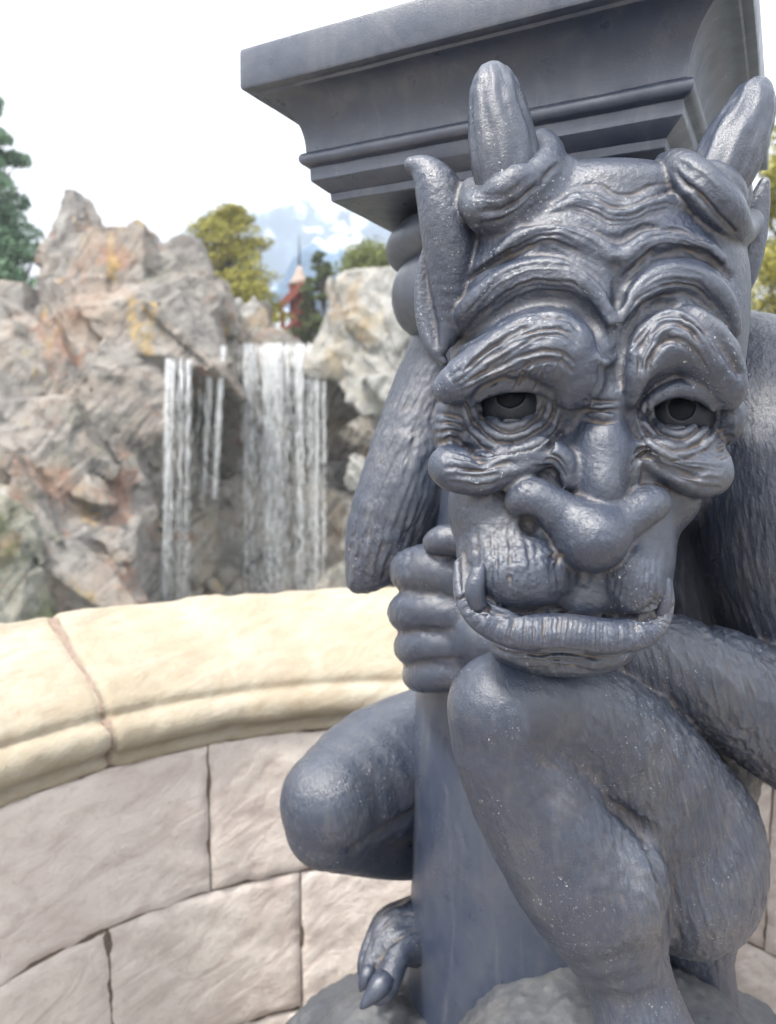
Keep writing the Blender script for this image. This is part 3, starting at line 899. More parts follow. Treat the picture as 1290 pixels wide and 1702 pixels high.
prof = [(colr(674, 1860) , zs(1900)), (colr(678, 1700), zs(1700)), (colr(685, 1450), zs(1450)), (colr(692, 1160), zs(1160)), (colr(705, 870), zs(870)), (colr(722, 600), zs(600)), (colr(727, 480), zs(480))]
prof = [tuple(q) for q in spline(prof, 26)]
shaft = lathe(prof, 'column_shaft', mon, M_SM)
ech = []
for i in range(13):
    t = -math.pi / 2 + math.pi * i / 12
    ech.append((0.148 + 0.043 * math.cos(t), zt - 0.030 + 0.0295 * math.sin(t)))
lathe(ech, 'neck_ring', capital, M_SM)
bulb = [(0.112, zt - 0.150)]
for i in range(12):
    t = -1.25 + (1.25 + 1.2) * i / 11
    bulb.append((0.140 + 0.044 * math.cos(t), zt - 0.088 + 0.050 * math.sin(t)))
lathe(bulb, 'neck_bulb', capital, M_SM)

# rocky base under the feet
ROCK = Field((-0.24, 0.50, 0.30), (0.66, 1.36, 1.06), 0.007)
for x, y, Y, rx, ry, rz in [(975, 1792, .85, 235, 212, .145), (1120, 1800, .84, 160, 170, .12), (640, 1800, .96, 124, 160, .10), (720, 1850, .90, 150, 150, .10), (600, 1840, .97, 100, 120, .09),
                        (860, 1830, .80, 150, 130, .09), (1190, 1830, .95, 170, 190, .12), (900, 1760, 1.08, 260, 180, .14)]:
    s = Y / FPX; ROCK.ell(P(x, y, Y), (rx * s, ry * s, rz), 0.025, AX)
for dx, dy in ((0, 0), (-.14, 0), (.14, 0), (0, -.12), (0, .14)):
    ROCK.ell((CX + dx, CY + dy, 0.48), (0.26, 0.26, 0.24), 0.05)
rv, rf = ROCK.net()
rv, rn, rf = subdivided(rv, rf, 1)
rv = rv + rn * (0.012 * fbm(rv * 15, 5, 3, .6) + 0.004 * np.abs(fbm(rv * np.array([50, 50, 20]), 3, 5)))[:, None]
mesh_np('rock_base', rv, rf, M_RK, mon)
plv, plf = [], []
for z, e in ((0.0, .36), (.08, .36), (.09, .33), (.44, .33), (.45, .36), (.50, .36)):
    plv += [cap_pt(u * e, v * e, z) for u, v in ((-1, -1), (1, -1), (1, 1), (-1, 1))]
for i in range(5): plf += [(i * 4 + j, i * 4 + (j + 1) % 4, i * 4 + 4 + (j + 1) % 4, i * 4 + 4 + j) for j in range(4)]
plf += [(3, 2, 1, 0), (20, 21, 22, 23)]
mesh_np('plinth', np.array(plv), plf, M_RK, mon, smooth=False)
print('statue', round(time.time() - T0, 1))
# ------------------------------------------------------------------ round parapet of cut stone
WX, WY, WR = 0.0463, 0.7775, 0.845
def stone_material(name, cols, vein, tone=0.0):
    n = NT(name)
    oi = n.n('ObjectInfo')
    co = n.n('VectorMath'); co.operation = 'ADD'
    sc = n.n('VectorMath'); sc.operation = 'SCALE'; sc.inputs['Scale'].default_value = 37.0
    cm = n.n('CombineXYZ'); n.l(oi.outputs['Random'], cm.inputs[0]); n.l(oi.outputs['Random'], cm.inputs[1]); n.l(oi.outputs['Random'], cm.inputs[2])
    n.l(cm.outputs[0], sc.inputs[0]); n.l(n.tc.outputs['Object'], co.inputs[0]); n.l(sc.outputs[0], co.inputs[1])
    base = co.outputs[0]
    c = n.ramp(n.noise(5, 6, 0.62, base, 0.4), [(0.3, cols[0]), (0.5, cols[1]), (0.68, cols[2])])
    m0 = n.n('Mapping'); m0.inputs['Rotation'].default_value = (0.35, 0.62, 0.4); n.l(base, m0.inputs['Vector'])
    mp = n.n('Mapping'); mp.inputs['Scale'].default_value = (2.6, 2.6, 8)
    n.l(m0.outputs[0], mp.inputs['Vector'])
    band = n.noise(2.2, 8, 0.68, mp.outputs[0], 1.4)
    c = n.mix(n.math('MULTIPLY', n.ramp(band, [(0.40, (1,) * 3), (0.52, (0,) * 3)]), vein), c, cols[3])
    c = n.mix(n.math('MULTIPLY', n.ramp(band, W01(0.56, 0.72)), vein), c, cols[4])
    spot = n.noise(70, 5, 0.7, base)
    c = n.mix(n.math('MULTIPLY', n.ramp(spot, [(0.30, (1,) * 3), (0.45, (0,) * 3)]), 0.45), c, cols[3])
    c = n.mix(n.math('MULTIPLY', oi.outputs['Random'], 0.5), c, (0.82, 0.79, 0.77), 'MULTIPLY')
    nor = n.bump(n.noise(240, 4, 0.6, base), 0.5, 0.002)
    nor = n.bump(n.noise(38, 6, 0.62, base), 0.5, 0.007, nor)
    nor = n.bump(band, 0.45, 0.012, nor)
    return n.done(c, 0.82, nor, Specular_IOR_Level=0.25)
M_BLOCK = stone_material('pinkish_block_stone', [(0.62, 0.55, 0.505), (0.69, 0.63, 0.58), (0.73, 0.68, 0.62), (0.46, 0.38, 0.35), (0.76, 0.72, 0.66)], 0.5)
M_CAP = stone_material('cream_cap_stone', [(0.32, 0.272, 0.20), (0.36, 0.32, 0.248), (0.395, 0.365, 0.30), (0.275, 0.215, 0.145), (0.41, 0.39, 0.335)], 0.4)
nm = NT('brown_mortar'); M_MORT = nm.done(nm.ramp(nm.noise(60, 4), [(0.3, (0.09, 0.07, 0.055)), (0.7, (0.18, 0.14, 0.11))]), 0.95, nm.bump(nm.noise(160, 4), 0.6, 0.004))

wall = empty('parapet_wall', (WX, WY + WR + .1, 0.0), 'curved waist-high parapet of pinkish stone blocks under a cream coping', 'wall')
def pol(r, deg, z): return (WX + r * math.sin(R(deg)), WY + r * math.cos(R(deg)), z)
def block(name, a0, a1, z0, z1, mat, seed, gap=0.0018, step=0.012, slump=0.0):
    """one curved ashlar with pillowed, uneven face and worn arrises"""
    na = max(6, int(R(a1 - a0) * WR / step)); nz = max(5, int((z1 - z0) / step))
    na, nz = min(na, 40), min(nz, 30)
    r_ = np.random.default_rng(seed)
    Vs, Fs = [], []
    g = math.degrees(gap / WR)
    tilt = r_.uniform(-.004, .004)
    for i in range(na + 1):
        for j in range(nz + 1):
            u, v = i / na, j / nz
            a = a0 + g + (a1 - a0 - 2 * g) * u; z = z0 + gap + (z1 - z0 - 2 * gap) * v
            Vs.append((a, z, u, v))
    q = np.array(Vs)
    wp = np.c_[R(1) * q[:, 0] * WR, q[:, 1], np.full(len(q), seed * 1.7)]
    ed = np.minimum(np.minimum(q[:, 2], 1 - q[:, 2]) * (a1 - a0) * R(1) * WR, np.minimum(q[:, 3], 1 - q[:, 3]) * (z1 - z0))
    wear = 0.0065 * np.exp(-ed / 0.005) * (1 + 0.7 * vnoise(wp * 40, 3))
    rel = 0.0065 * fbm(wp @ np.array([[.8, .6, 0], [-.6, .8, 0], [0, 0, 1]]) * np.array([7, 22, 1]), 4, 12) + 0.003 * fbm(wp * 45, 3, 13)
    d = -rel + wear + tilt * (q[:, 2] - .5)
    dz = np.where(ed < 0.004, 0.0028 * vnoise(wp * 24, 14), 0)
    front = np.array([pol(WR + dd, a, z + e) for (a, z, _, _), dd, e in zip(q, d, dz)])
    W = nz + 1
    for i in range(na):
        for j in range(nz):
            Fs.append((i * W + j, (i + 1) * W + j, (i + 1) * W + j + 1, i * W + j + 1))
    # sides back into the wall
    rim = [i * W for i in range(na + 1)] + [na * W + j for j in range(1, W)] + [i * W + nz for i in range(na - 1, -1, -1)] + [j for j in range(nz - 1, 0, -1)]
    back = np.array([pol(WR + 0.05, q[k, 0], q[k, 1]) for k in rim])
    n0 = len(front); m = len(rim)
    for k in range(m): Fs.append((rim[(k + 1) % m], rim[k], n0 + k, n0 + (k + 1) % m))
    o = mesh_np(name, np.vstack([front, back]), Fs, mat, wall)
    o.data.set_sharp_from_angle(angle=R(50))
    return o
H0, H1, H2 = CAMZ - 0.62, CAMZ - 0.935, CAMZ - 1.25
rows = [(H1, H0, [-113.5, -85.2, -57.2, -29.0, -1.0, 24.0, 49.0, 76.0, 104.0]),
        (H2, H1, [-99, -71, -43.0, -16.1, 12, 38, 63, 90, 104]),
        (0.0, H2, [-113.5, -84, -55, -30, -2, 26, 50, 77, 104])]
sd = 0
for z0, z1, an in rows:
    for a0, a1 in zip(an[:-1], an[1:]):
        sd += 1
        block('stone_block', a0, a1, z0, z1, M_BLOCK, sd)
# coping: profile from the inner lower edge up and over to the back
capprof = [(0.870, -.620), (0.851, -.6215), (0.8455, -.619), (0.843, -.612), (0.846, -.602), (0.850, -.594), (0.849, -.588), (0.841, -.586), (0.832, -.584), (0.8245, -.575), (0.8215, -.562), (0.824, -.548), (0.831, -.537), (0.841, -.530), (0.852, -.5285), (0.860, -.5285), (0.8625, -.524), (0.860, -.514), (0.866, -.503), (0.876, -.494), (0.90, -.478), (0.94, -.457), (0.99, -.434), (1.04, -.413), (1.085, -.394), (1.115, -.380), (1.128, -.374), (1.138, -.380), (1.142, -.392), (1.142, -.50), (1.12, -.62)]
def coping(a0, a1, seed):
    na = int((a1 - a0) * 1.6)
    Vs = []
    pr = np.array(capprof)
    # resample for finer relief on the sloping top
    seg = np.r_[0, np.cumsum(np.hypot(*np.diff(pr, axis=0).T))]
    tt = np.linspace(0, seg[-1], 90); pr = np.c_[np.interp(tt, seg, pr[:, 0]), np.interp(tt, seg, pr[:, 1])]
    tang = np.gradient(pr, axis=0); nrm = np.c_[tang[:, 1], -tang[:, 0]]; nrm /= np.linalg.norm(nrm, axis=1)[:, None]
    nrm *= -1
    m = len(pr); g = math.degrees(0.0016 / WR)
    for i in range(na + 1):
        u = i / na; a = a0 + g + (a1 - a0 - 2 * g) * u
        ed = min(u, 1 - u) * R(a1 - a0) * WR
        wp = np.c_[np.full(m, R(a) * WR), pr[:, 0], pr[:, 1] + seed * 2.3]
        d = 0.0050 * fbm(wp * 13, 4, 31) + 0.0022 * fbm(wp * 50, 3, 32) - 0.0085 * math.exp(-ed / 0.005)
        d = d + np.where((pr[:, 0] > 1.08), 0.007 * vnoise(wp * 28, 33), 0)
        p2 = pr + nrm * d[:, None]
        Vs += [pol(r_, a + 0.9 * vnoise(np.array([[r_ * 9, z_ * 9, seed + (u > .5)]]), 4)[0] * (1 if ed < .02 else 0) * .25, CAMZ + z_) for r_, z_ in p2]
    Fs = [(i * m + j, (i + 1) * m + j, (i + 1) * m + j + 1, i * m + j + 1) for i in range(na) for j in range(m - 1)]
    Fs += [tuple(range(m - 1, -1, -1)), tuple(na * m + j for j in range(m))]
    Fs = [f[::-1] for f in Fs]
    return mesh_np('coping_stone', np.array(Vs), Fs, M_CAP, wall)
ca_ = [-113.5, -79, -42.2, 1.5, 45, 80, 104]
for i in range(len(ca_) - 1): coping(ca_[i], ca_[i + 1], i + 1)
# mortar bed behind the faces and in the joints
Vs, Fs = [], []
an = np.linspace(-113.2, 103.7, 80)
mp_ = [(WR + .0085, 0.0), (WR + .0085, CAMZ - .6165), (0.90, CAMZ - .6165), (1.13, CAMZ - .62), (1.13, 0.0)]
for a in an: Vs += [pol(r_, a, z_) for r_, z_ in mp_]
m = len(mp_)
for i in range(79): Fs += [(i * m + j, i * m + (j + 1) % m, (i + 1) * m + (j + 1) % m, (i + 1) * m + j) for j in range(m)]
Fs += [tuple(range(m - 1, -1, -1)), tuple(79 * m + j for j in range(m))]
mesh_np('mortar_bed', np.array(Vs), Fs, M_MORT, wall, smooth=False)
nm2 = NT('pinkish_joint_filler'); M_FILL = nm2.done(nm2.ramp(nm2.noise(70, 4), [(0.3, (0.19, 0.14, 0.11)), (0.7, (0.28, 0.215, 0.17))]), 0.95, nm2.bump(nm2.noise(160, 4), .6, .004))
for a in ca_[1:-1]:
    pr = np.array(capprof); cen_ = np.array([0.98, -.53]); q_ = pr + (cen_ - pr) / np.linalg.norm(cen_ - pr, axis=1)[:, None] * 0.0075
    m = len(q_); Vs = [pol(r_, a + s_, CAMZ + z_) for s_ in (-.55, .55) for r_, z_ in q_]
    Fs = [(j, (j + 1) % m, m + (j + 1) % m, m + j) for j in range(m)] + [tuple(range(m - 1, -1, -1)), tuple(range(m, 2 * m))]
    mesh_np('joint_filler', np.array(Vs), Fs, M_FILL, wall, smooth=False)
print('wall', round(time.time() - T0, 1))
# ------------------------------------------------------------------ ground
def noise_mat(name, stops, scale, rough=0.9, bump=0.4, bd=0.02, detail=5):
    n = NT(name); f = n.noise(scale, detail, 0.62)
    return n.done(n.ramp(f, stops), rough, n.bump(f, bump, bd), Specular_IOR_Level=0.2)
M_GROUND = noise_mat('packed_ground', [(0.3, (0.17, 0.155, 0.13)), (0.7, (0.27, 0.25, 0.22))], 0.8)
s_ = 1500.0
GZ = -3.2
gv = [(-s_, -s_, GZ), (s_, -s_, GZ), (s_, s_, GZ), (-s_, s_, GZ)]
props(mesh_np('ground', np.array(gv), [(0, 1, 2, 3)], M_GROUND), kind='structure')
pav = NT('terrace_paving'); M_PAV = pav.done(pav.ramp(pav.noise(9, 5), [(0.3, (0.30, 0.26, 0.23)), (0.7, (0.42, 0.37, 0.33))]), 0.85, pav.bump(pav.noise(60, 4), .4, .004))
pv = [pol(1.125, a, 0.0) for a in np.linspace(0, 355, 72)]
pv = pv[::-1] + [(x, y, GZ - .2) for x, y, z in pv[::-1]]
props(mesh_np('terrace', np.array(pv), [tuple(range(72))] + [(i, 72 + i, 72 + (i + 1) % 72, (i + 1) % 72) for i in range(72)], M_PAV, smooth=False), kind='structure')

# ------------------------------------------------------------------ rock face
def rock_material(name, grey, tan, rust, pale, moss=0.3, strata=(0.3, 0.95, 0.0), ochre=0.75):
    n = NT(name)
    big = n.noise(0.55, 6, 0.62, dist=0.5)
    c = n.ramp(big, [(0.34, grey), (0.50, pale), (0.66, tan)])
    st = n.noise(1.0, 8, 0.7, n.coords((0.5, 0.5, 3.2), strata), 1.2)
    c = n.mix(n.ramp(st, [(0.38, (.85,) * 3), (0.48, (0,) * 3)]), c, tuple(g * .55 for g in grey))
    c = n.mix(n.math('MULTIPLY', n.ramp(n.noise(0.9, 5, 0.65), W01(0.56, 0.64)), 0.8), c, rust)
    c = n.mix(n.math('MULTIPLY', n.ramp(n.noise(1.3, 6, 0.7, n.coords((1, 1, .35))), W01(0.60, 0.68)), ochre), c, (0.58, 0.40, 0.14))
    c = n.mix(n.math('MULTIPLY', n.ramp(n.noise(1.8, 6, 0.7, n.coords((1.5, 1, 0.6))), W01(0.58, 0.68)), 0.7), c, (0.50, 0.49, 0.46))
    c = n.mix(n.math('MULTIPLY', n.ramp(n.noise(0.7, 6, 0.7), W01(0.56, 0.66)), moss), c, (0.10, 0.125, 0.05))
    fine = n.noise(6, 8, 0.7)
    c = n.mix(n.ramp(fine, [(0.30, (.8,) * 3), (0.47, (0,) * 3)]), c, tuple(g * .45 for g in grey))
    nor = n.bump(fine, 0.9, 0.10); nor = n.bump(st, 0.8, 0.22, nor); nor = n.bump(n.noise(20, 6, .7), .6, .03, nor)
    return n.done(c, 0.88, nor, Specular_IOR_Level=0.2)
M_R1 = rock_material('grey_tan_rock', (0.22, 0.205, 0.195), (0.41, 0.325, 0.26), (0.36, 0.215, 0.155), (0.37, 0.345, 0.315))
M_R2 = rock_material('pale_slab_rock', (0.34, 0.338, 0.318), (0.42, 0.39, 0.33), (0.40, 0.31, 0.21), (0.47, 0.465, 0.44), 0.1, (0.3, 1.0, 0.0), 0.25)
M_R3 = rock_material('mossy_rock', (0.20, 0.205, 0.175), (0.33, 0.29, 0.22), (0.28, 0.19, 0.12), (0.36, 0.35, 0.30), 0.8)
M_R4 = rock_material('wet_rock', (0.17, 0.16, 0.15), (0.32, 0.27, 0.21), (0.30, 0.20, 0.14), (0.33, 0.31, 0.275), 0.35)

BED = -0.95
def crag(F, px, py, Y, rx, ry, rz, seed, lean=0.0, n=12, k=0.03, pointy=0.0, tilt=0.0, kids=9):
    """faceted boulder: the part of an ellipsoid left after random planes have cut it"""
    r_ = np.random.default_rng(seed)
    s = Y / FPX; c = P(px, py, Y); rad = np.array([rx * s, rz * s, ry * s])
    pad = rad if not tilt else np.full(3, max(rad[0], rad[2]))
    sl, X, Yy, Z = F.box(c - pad * 1.25, c + pad * 1.25, k + 2 * F.h)
    x, y, z = X - c[0], Yy - c[1], Z - c[2]
    ct, st_ = math.cos(tilt), math.sin(tilt)
    x, z = x * ct + z * st_, -x * st_ + z * ct
    x, y, z = x / rad[0], y / rad[1], z / rad[2]
    x = x - lean * z
    grow = 1 + pointy * np.clip(z, -1, 1.3)
    x, y = x * grow, y * grow
    d = None
    for i in range(n):
        v = r_.normal(size=3); v /= np.linalg.norm(v)
        e = x * v[0] + y * v[1] + z * v[2] - r_.uniform(0.72, 1.0)
        d = e if d is None else np.maximum(d, e)
    d = np.maximum(d, np.abs(z) - 1.05); d = np.maximum(d, np.abs(x) - 1.05); d = np.maximum(d, np.abs(y) - 1.05)
    F.mix(sl, (d * rad.min()).astype(np.float32), k, False)
    for i in range(kids):                  # slabs and splinters standing proud of the block, along the beds
        u = r_.normal(size=3); u /= np.linalg.norm(u); u[1] = -abs(u[1]) * .8 - .15
        zz = np.clip(u[2], -.9, .75)
        q = np.array([u[0] * (1 - pointy * max(zz, 0) * .8) + lean * zz, u[1], zz]) * .80
        f = r_.uniform(.22, .48)
        crag(F, px + q[0] * rx, py - q[2] * ry, Y + q[1] * rz * s, min(rx, ry) * f * r_.uniform(1.1, 2.3), min(rx, ry) * f * r_.uniform(.3, .6), rz * f * r_.uniform(.6, 1.0),
             int(r_.integers(1 << 30)), n=9, k=0.012, tilt=BED + r_.uniform(-.35, .35), kids=0)

def rock_object(name, items, lo, hi, h, mat, amp=0.10, label=None, cat=None, kind=None, cuts=(), strata=(0.35, 0.2, 1.0), sfreq=2.2, group=None):
    F = Field(lo, hi, h)
    for q in items: crag(F, *q[:7], **(q[7] if len(q) > 7 else {}))
    for x, y, Y, rx, ry, rz in cuts:
        s = Y / FPX; F.ell(P(x, y, Y), (rx * s, rz * s, ry * s), 0.12, None, True)
    V, Fq = F.net(); V = relax(V, Fq, 1, 0.35)
    V, N, Fq = subdivided(V, Fq, 0)
    sv = np.array(strata) / np.linalg.norm(strata)
    t = (V @ sv) * sfreq + 0.5 * fbm(V * 0.6, 3, 71)
    ledge = np.abs((t % 1.0) - 0.5) * 2
    rid = 1 - np.abs(fbm(V * np.array([1.6, 1.6, 0.9]), 5, 61)) * 2.4
    d = amp * (0.7 * ledge * (0.5 + 0.5 * fbm(V * 0.5, 2, 5)) + 0.45 * rid + 0.7 * fbm(V * 4.5, 4, 63, 0.65) - 0.7)
    V = V + N * d[:, None]
    o = mesh_np(name, V, Fq, mat)
    o.data.set_sharp_from_angle(angle=R(28))
    return props(o, label, cat, group, kind)
def span(px0, px1, py0, py1, Y0, Y1):
    q = np.array([P(a, b, c) for a in (px0, px1) for b in (py0, py1) for c in (Y0, Y1)])
    return q.min(0), q.max(0)

# the mountain left of the water
items = [
    (142, 405, 17.6, 40, 82, 50, 3, dict(pointy=.75, lean=.05)), (120, 415, 17.6, 20, 50, 30, 103, dict(pointy=.6)), (172, 420, 17.5, 24, 52, 30, 104, dict(pointy=.6)), (98, 470, 17.4, 28, 50, 30, 105, dict(pointy=.5)),
    (128, 440, 17.4, 60, 80, 60, 4, dict(pointy=.3, lean=.1)),
    (170, 510, 16.8, 95, 105, 90, 5, dict(pointy=.25, lean=.15)),
    (238, 480, 17.2, 90, 95, 90, 6, dict(pointy=.35, lean=-.2)),
    (305, 490, 17.6, 60, 85, 70, 7, dict(pointy=.35, lean=-.25)),
    (320, 540, 17.2, 75, 80, 80, 8, dict(lean=-.2)),
    (255, 560, 16.0, 105, 100, 90, 9, dict(pointy=.2, lean=-.1)),
    (120, 560, 16.4, 90, 80, 90, 10, dict(pointy=.2)),
    (30, 580, 15.6, 60, 85, 80, 11, dict(pointy=.3)),
    (60, 660, 15.0, 110, 110, 100, 12),
    (165, 690, 15.0, 100, 110, 90, 13),
    (245, 680, 15.2, 60, 120, 80, 14, dict(pointy=.15)),
    (70, 790, 14.2, 130, 120, 110, 15),
    (180, 820, 14.6, 70, 150, 80, 16, dict(pointy=.1, lean=-.1)),
    (235, 800, 15.2, 45, 110, 60, 17),
    (60, 930, 13.4, 140, 140, 120, 18),
    (165, 960, 13.6, 70, 120, 80, 19),
    (215, 1010, 14.2, 55, 90, 70, 20),
    (-80, 640, 15.2, 120, 160, 120, 21), (-80, 850, 14.0, 150, 180, 120, 22), (-210, 800, 15, 160, 260, 130, 23),
    (60, 1120, 13.0, 180, 120, 140, 24), (210, 1120, 13.8, 140, 120, 100, 25),
]
lo, hi = span(-330, 400, 300, 1230, 11.5, 20)
rock_object('rock_mountain', items, lo, hi, 0.062, M_R1, 0.10, kind='structure', strata=(0.75, 0.2, 0.7), sfreq=1.3)
# cliff behind the falls with its caves
items = [
    (500, 765, 20.6, 240, 170, 60, 46), (300, 800, 20, 150, 200, 70, 47), (470, 690, 18.6, 120, 130, 60, 31), (380, 640, 17.2, 70, 75, 55, 32, dict(pointy=.2)), (330, 620, 16.6, 55, 60, 50, 33),
    (300, 750, 16.8, 50, 170, 60, 34), (290, 900, 16.2, 70, 130, 60, 35),
    (400, 890, 17.4, 110, 110, 55, 36, dict(pointy=.15)), (500, 910, 17.5, 110, 100, 55, 37, dict(pointy=.15)), (600, 910, 17.6, 100, 90, 60, 38),
    (420, 540, 19.0, 40, 35, 30, 39, dict(pointy=.3)), (470, 612, 17.6, 100, 34, 50, 40), (560, 640, 18.2, 70, 70, 55, 41),
    (640, 860, 17.4, 110, 110, 60, 42), (460, 1070, 16.9, 220, 120, 70, 43), (680, 1000, 16.4, 160, 150, 80, 44), (760, 840, 17.8, 120, 160, 80, 45),
]
lo, hi = span(210, 880, 480, 1200, 13.8, 21)
rock_object('waterfall_cliff', items, lo, hi, 0.066, M_R4, 0.09, kind='structure',
            cuts=[(372, 720, 17.2, 40, 76, 150), (470, 705, 17.2, 74, 74, 130), (590, 755, 17.2, 64, 74, 190), (390, 690, 17.4, 52, 62, 150), (238, 850, 15.2, 22, 70, 60)])
# pale slab leaning in from the right
items = [
    (612, 545, 16.6, 74, 86, 60, 51, dict(lean=.02, pointy=.42)), (660, 572, 16.2, 84, 95, 70, 52, dict(lean=-.2, pointy=.35)), (720, 640, 16.0, 100, 120, 70, 53, dict(lean=-.3, pointy=.3)),
    (590, 600, 16.6, 50, 45, 45, 54), (640, 645, 16.2, 70, 45, 55, 55, dict(lean=-.5)), (700, 690, 16.0, 90, 60, 60, 56, dict(lean=-.5)),
    (800, 700, 16.2, 110, 190, 80, 57),
]
lo, hi = span(510, 930, 440, 900, 14.6, 18.4)
rock_object('leaning_rock_slab', items, lo, hi, 0.055, M_R2, 0.07, kind='structure', strata=(0.75, 0.2, 0.9), sfreq=2.6)
rock_object('boulder', [(420, 545, 18.9, 38, 36, 30, 60, dict(pointy=.3)), (448, 558, 18.9, 26, 22, 24, 61)], *span(360, 500, 495, 600, 18, 20), 0.05, M_R2, 0.04,
            'small pale pointed boulder at the lip beside the wide waterfall', 'boulder')
rock_object('boulder', [(596, 782, 15.6, 20, 28, 20, 62, dict(pointy=.2)), (588, 800, 15.6, 16, 16, 16, 63)], *span(560, 630, 740, 830, 15, 16.2), 0.035, M_R2, 0.03,
            'rounded pale boulder beside the railing at the cave mouth', 'boulder')
# mossy outcrop low at the far left
rock_object('mossy_outcrop', [(10, 900, 12.6, 70, 110, 80, 64), (-60, 1000, 12.4, 120, 140, 90, 65), (20, 1050, 12.4, 90, 110, 80, 66)], *span(-220, 130, 760, 1200, 11, 14.2), 0.065, M_R3, 0.10,
            kind='structure')
print('rock', round(time.time() - T0, 1))

# ------------------------------------------------------------------ falling water
nw = NT('falling_water')
nw.b.inputs['Transmission Weight'].default_value = 0.1
M_WATER = nw.done((0.93, 0.95, 0.96), 0.35, nw.bump(nw.noise(9, 5, .7, nw.coords((3, 3, .8))), 0.8, 0.05))
def fall(name, label, px0, px1, top, bot, Y, strands, drift=0.0, thick=1.0, seed=1, sag=0.0, lip=0.45):
    """curtain of separate ropes of water that break into beads as they drop"""
    r_ = np.random.default_rng(seed)
    Vs, Fs = [], []
    s = Y / FPX; cl_ = r_.uniform(0, 1, max(3, strands // 12))
    for k in range(strands):
        u = float(np.clip(r_.choice(cl_) + r_.normal() * .035, -.04, 1.04)) if r_.random() < .75 else r_.uniform(0, 1)
        x0 = px0 + (px1 - px0) * u
        wob = r_.uniform(0, 6.28); y = top + r_.uniform(-3, 5) + sag * (u - .5)
        Y0 = Y + r_.uniform(-.12, .12)
        yend = bot - (r_.uniform(0, 1) ** 2.5) * .6 * (bot - top)
        first = True
        while y < yend:
            prog = (y - top) / max(1, bot - top)
            L = r_.uniform(12, 110) if first else r_.uniform(6, 38) * (1.25 - .6 * prog)
            y1 = min(y + L, yend)
            w = thick * r_.uniform(.9, 2.3) * (1.0 if first else r_.uniform(.5, 1.15))
            nseg = max(2, int((y1 - y) / 9))
            b = len(Vs)
            for i in range(nseg + 1):
                t = i / nseg; yy = y + (y1 - y) * t
                pr = (yy - top) / max(1, bot - top)
                xx = x0 + drift * pr + 1.6 * math.sin(wob + yy * .035) + 1.2 * math.sin(yy * .11 + k)
                ww = w * (math.sin(math.pi * min(max(t, .04), .96)) ** .5 if not first else (1 if t < .7 else math.sqrt(max(.02, 1 - (t - .7) / .31)))) * s * .5
                c = P(xx, yy, Y0 - lip * min(1, pr * 5) ** .5)
                for a in range(5):
                    th = 2 * math.pi * a / 5 + .4 * math.sin(yy * .2 + k)
                    Vs.append((c[0] + ww * math.cos(th), c[1] + ww * .6 * math.sin(th), c[2] + .01 * r_.uniform(-1, 1)))
            for i in range(nseg):
                for a in range(5): Fs.append((b + i * 5 + a, b + i * 5 + (a + 1) % 5, b + i * 5 + 5 + (a + 1) % 5, b + i * 5 + 5 + a))
            first = False
            y = y1 + r_.uniform(3, 34) * (.4 + prog)
    for k in range(strands * 60):           # loose drops and spray round the ropes
        u = float(r_.choice(cl_)) + r_.normal() * .10; pr = r_.uniform(0, 1) ** .8
        c = P(px0 + (px1 - px0) * np.clip(u, -.1, 1.1) + drift * pr, top + 8 + (bot - top - 8) * pr, Y + r_.uniform(-.25, .2) - lip)
        w = s * r_.uniform(.4, 1.0) * thick; b = len(Vs)
        Vs += [c + np.array(q) * w for q in ((0, 0, 2.4), (.8, -.5, 0), (-.8, -.5, 0), (0, .8, 0), (0, 0, -1.6))]
        Fs += [(b, b + 2, b + 1), (b, b + 1, b + 3), (b, b + 3, b + 2), (b + 4, b + 1, b + 2), (b + 4, b + 3, b + 1), (b + 4, b + 2, b + 3)]
    o = mesh_np(name, np.array(Vs), Fs, M_WATER)
    return props(o, label, 'waterfall', 'streams of falling water on the cliff')
fall('waterfall', 'widest curtain of falling white water in front of the cave', 404, 522, 572, 1000, 16.75, 200, 2, .5, 1)
fall('waterfall', 'narrow separate stream falling just right of the wide curtain', 522, 543, 572, 1000, 16.75, 42, -2, .5, 2)
fall('waterfall', 'tall thin stream falling at the far left of the falls', 274, 322, 598, 1000, 14.4, 64, -4, .42, 3)
fall('waterfall', 'short slanting stream between the far left stream and the wide curtain', 332, 372, 576, 830, 15.6, 42, -14, .42, 4)
M_POOL = NT('pool_water').done((0.10, 0.13, 0.12), 0.12, None)
a_, b_ = P(250, 0, 15.9), P(720, 0, 15.9)
props(mesh_np('pool_water', np.array([(-14, 4, GZ + .06), (14, 4, GZ + .06), (14, 20, GZ + .06), (-14, 20, GZ + .06)]), [(0, 1, 2, 3)], M_POOL, smooth=False), kind='structure')

# railing at the cave mouth
M_IRON = NT('dark_iron').done((0.03, 0.032, 0.035), 0.5)
def tubes(name, segs, mat, parent, n=6):
    Vs, Fs = [], []
    for a, b, r0, r1 in segs:
        a, b = np.array(a, float), np.array(b, float); t = b - a; t /= np.linalg.norm(t)
        u = np.cross(t, (.13, .97, .2)); u /= np.linalg.norm(u); v = np.cross(t, u); k = len(Vs)
        for c, r_ in ((a, r0), (b, r1)):
            for j in range(n):
                th = 2 * math.pi * j / n; Vs.append(c + r_ * (math.cos(th) * u + math.sin(th) * v))
        Fs += [(k + j, k + (j + 1) % n, k + n + (j + 1) % n, k + n + j) for j in range(n)] + [tuple(range(k + n - 1, k - 1, -1)), tuple(range(k + n, k + 2 * n))]
    return mesh_np(name, np.array(Vs), Fs, mat, parent)
rl = empty('railing', P(562, 815, 15.9), 'dark iron railing at the cave mouth right of the falls', 'railing')
tubes('rail', [(P(536, 772, 15.9), P(590, 768, 15.9), .018, .018)], M_IRON, rl)
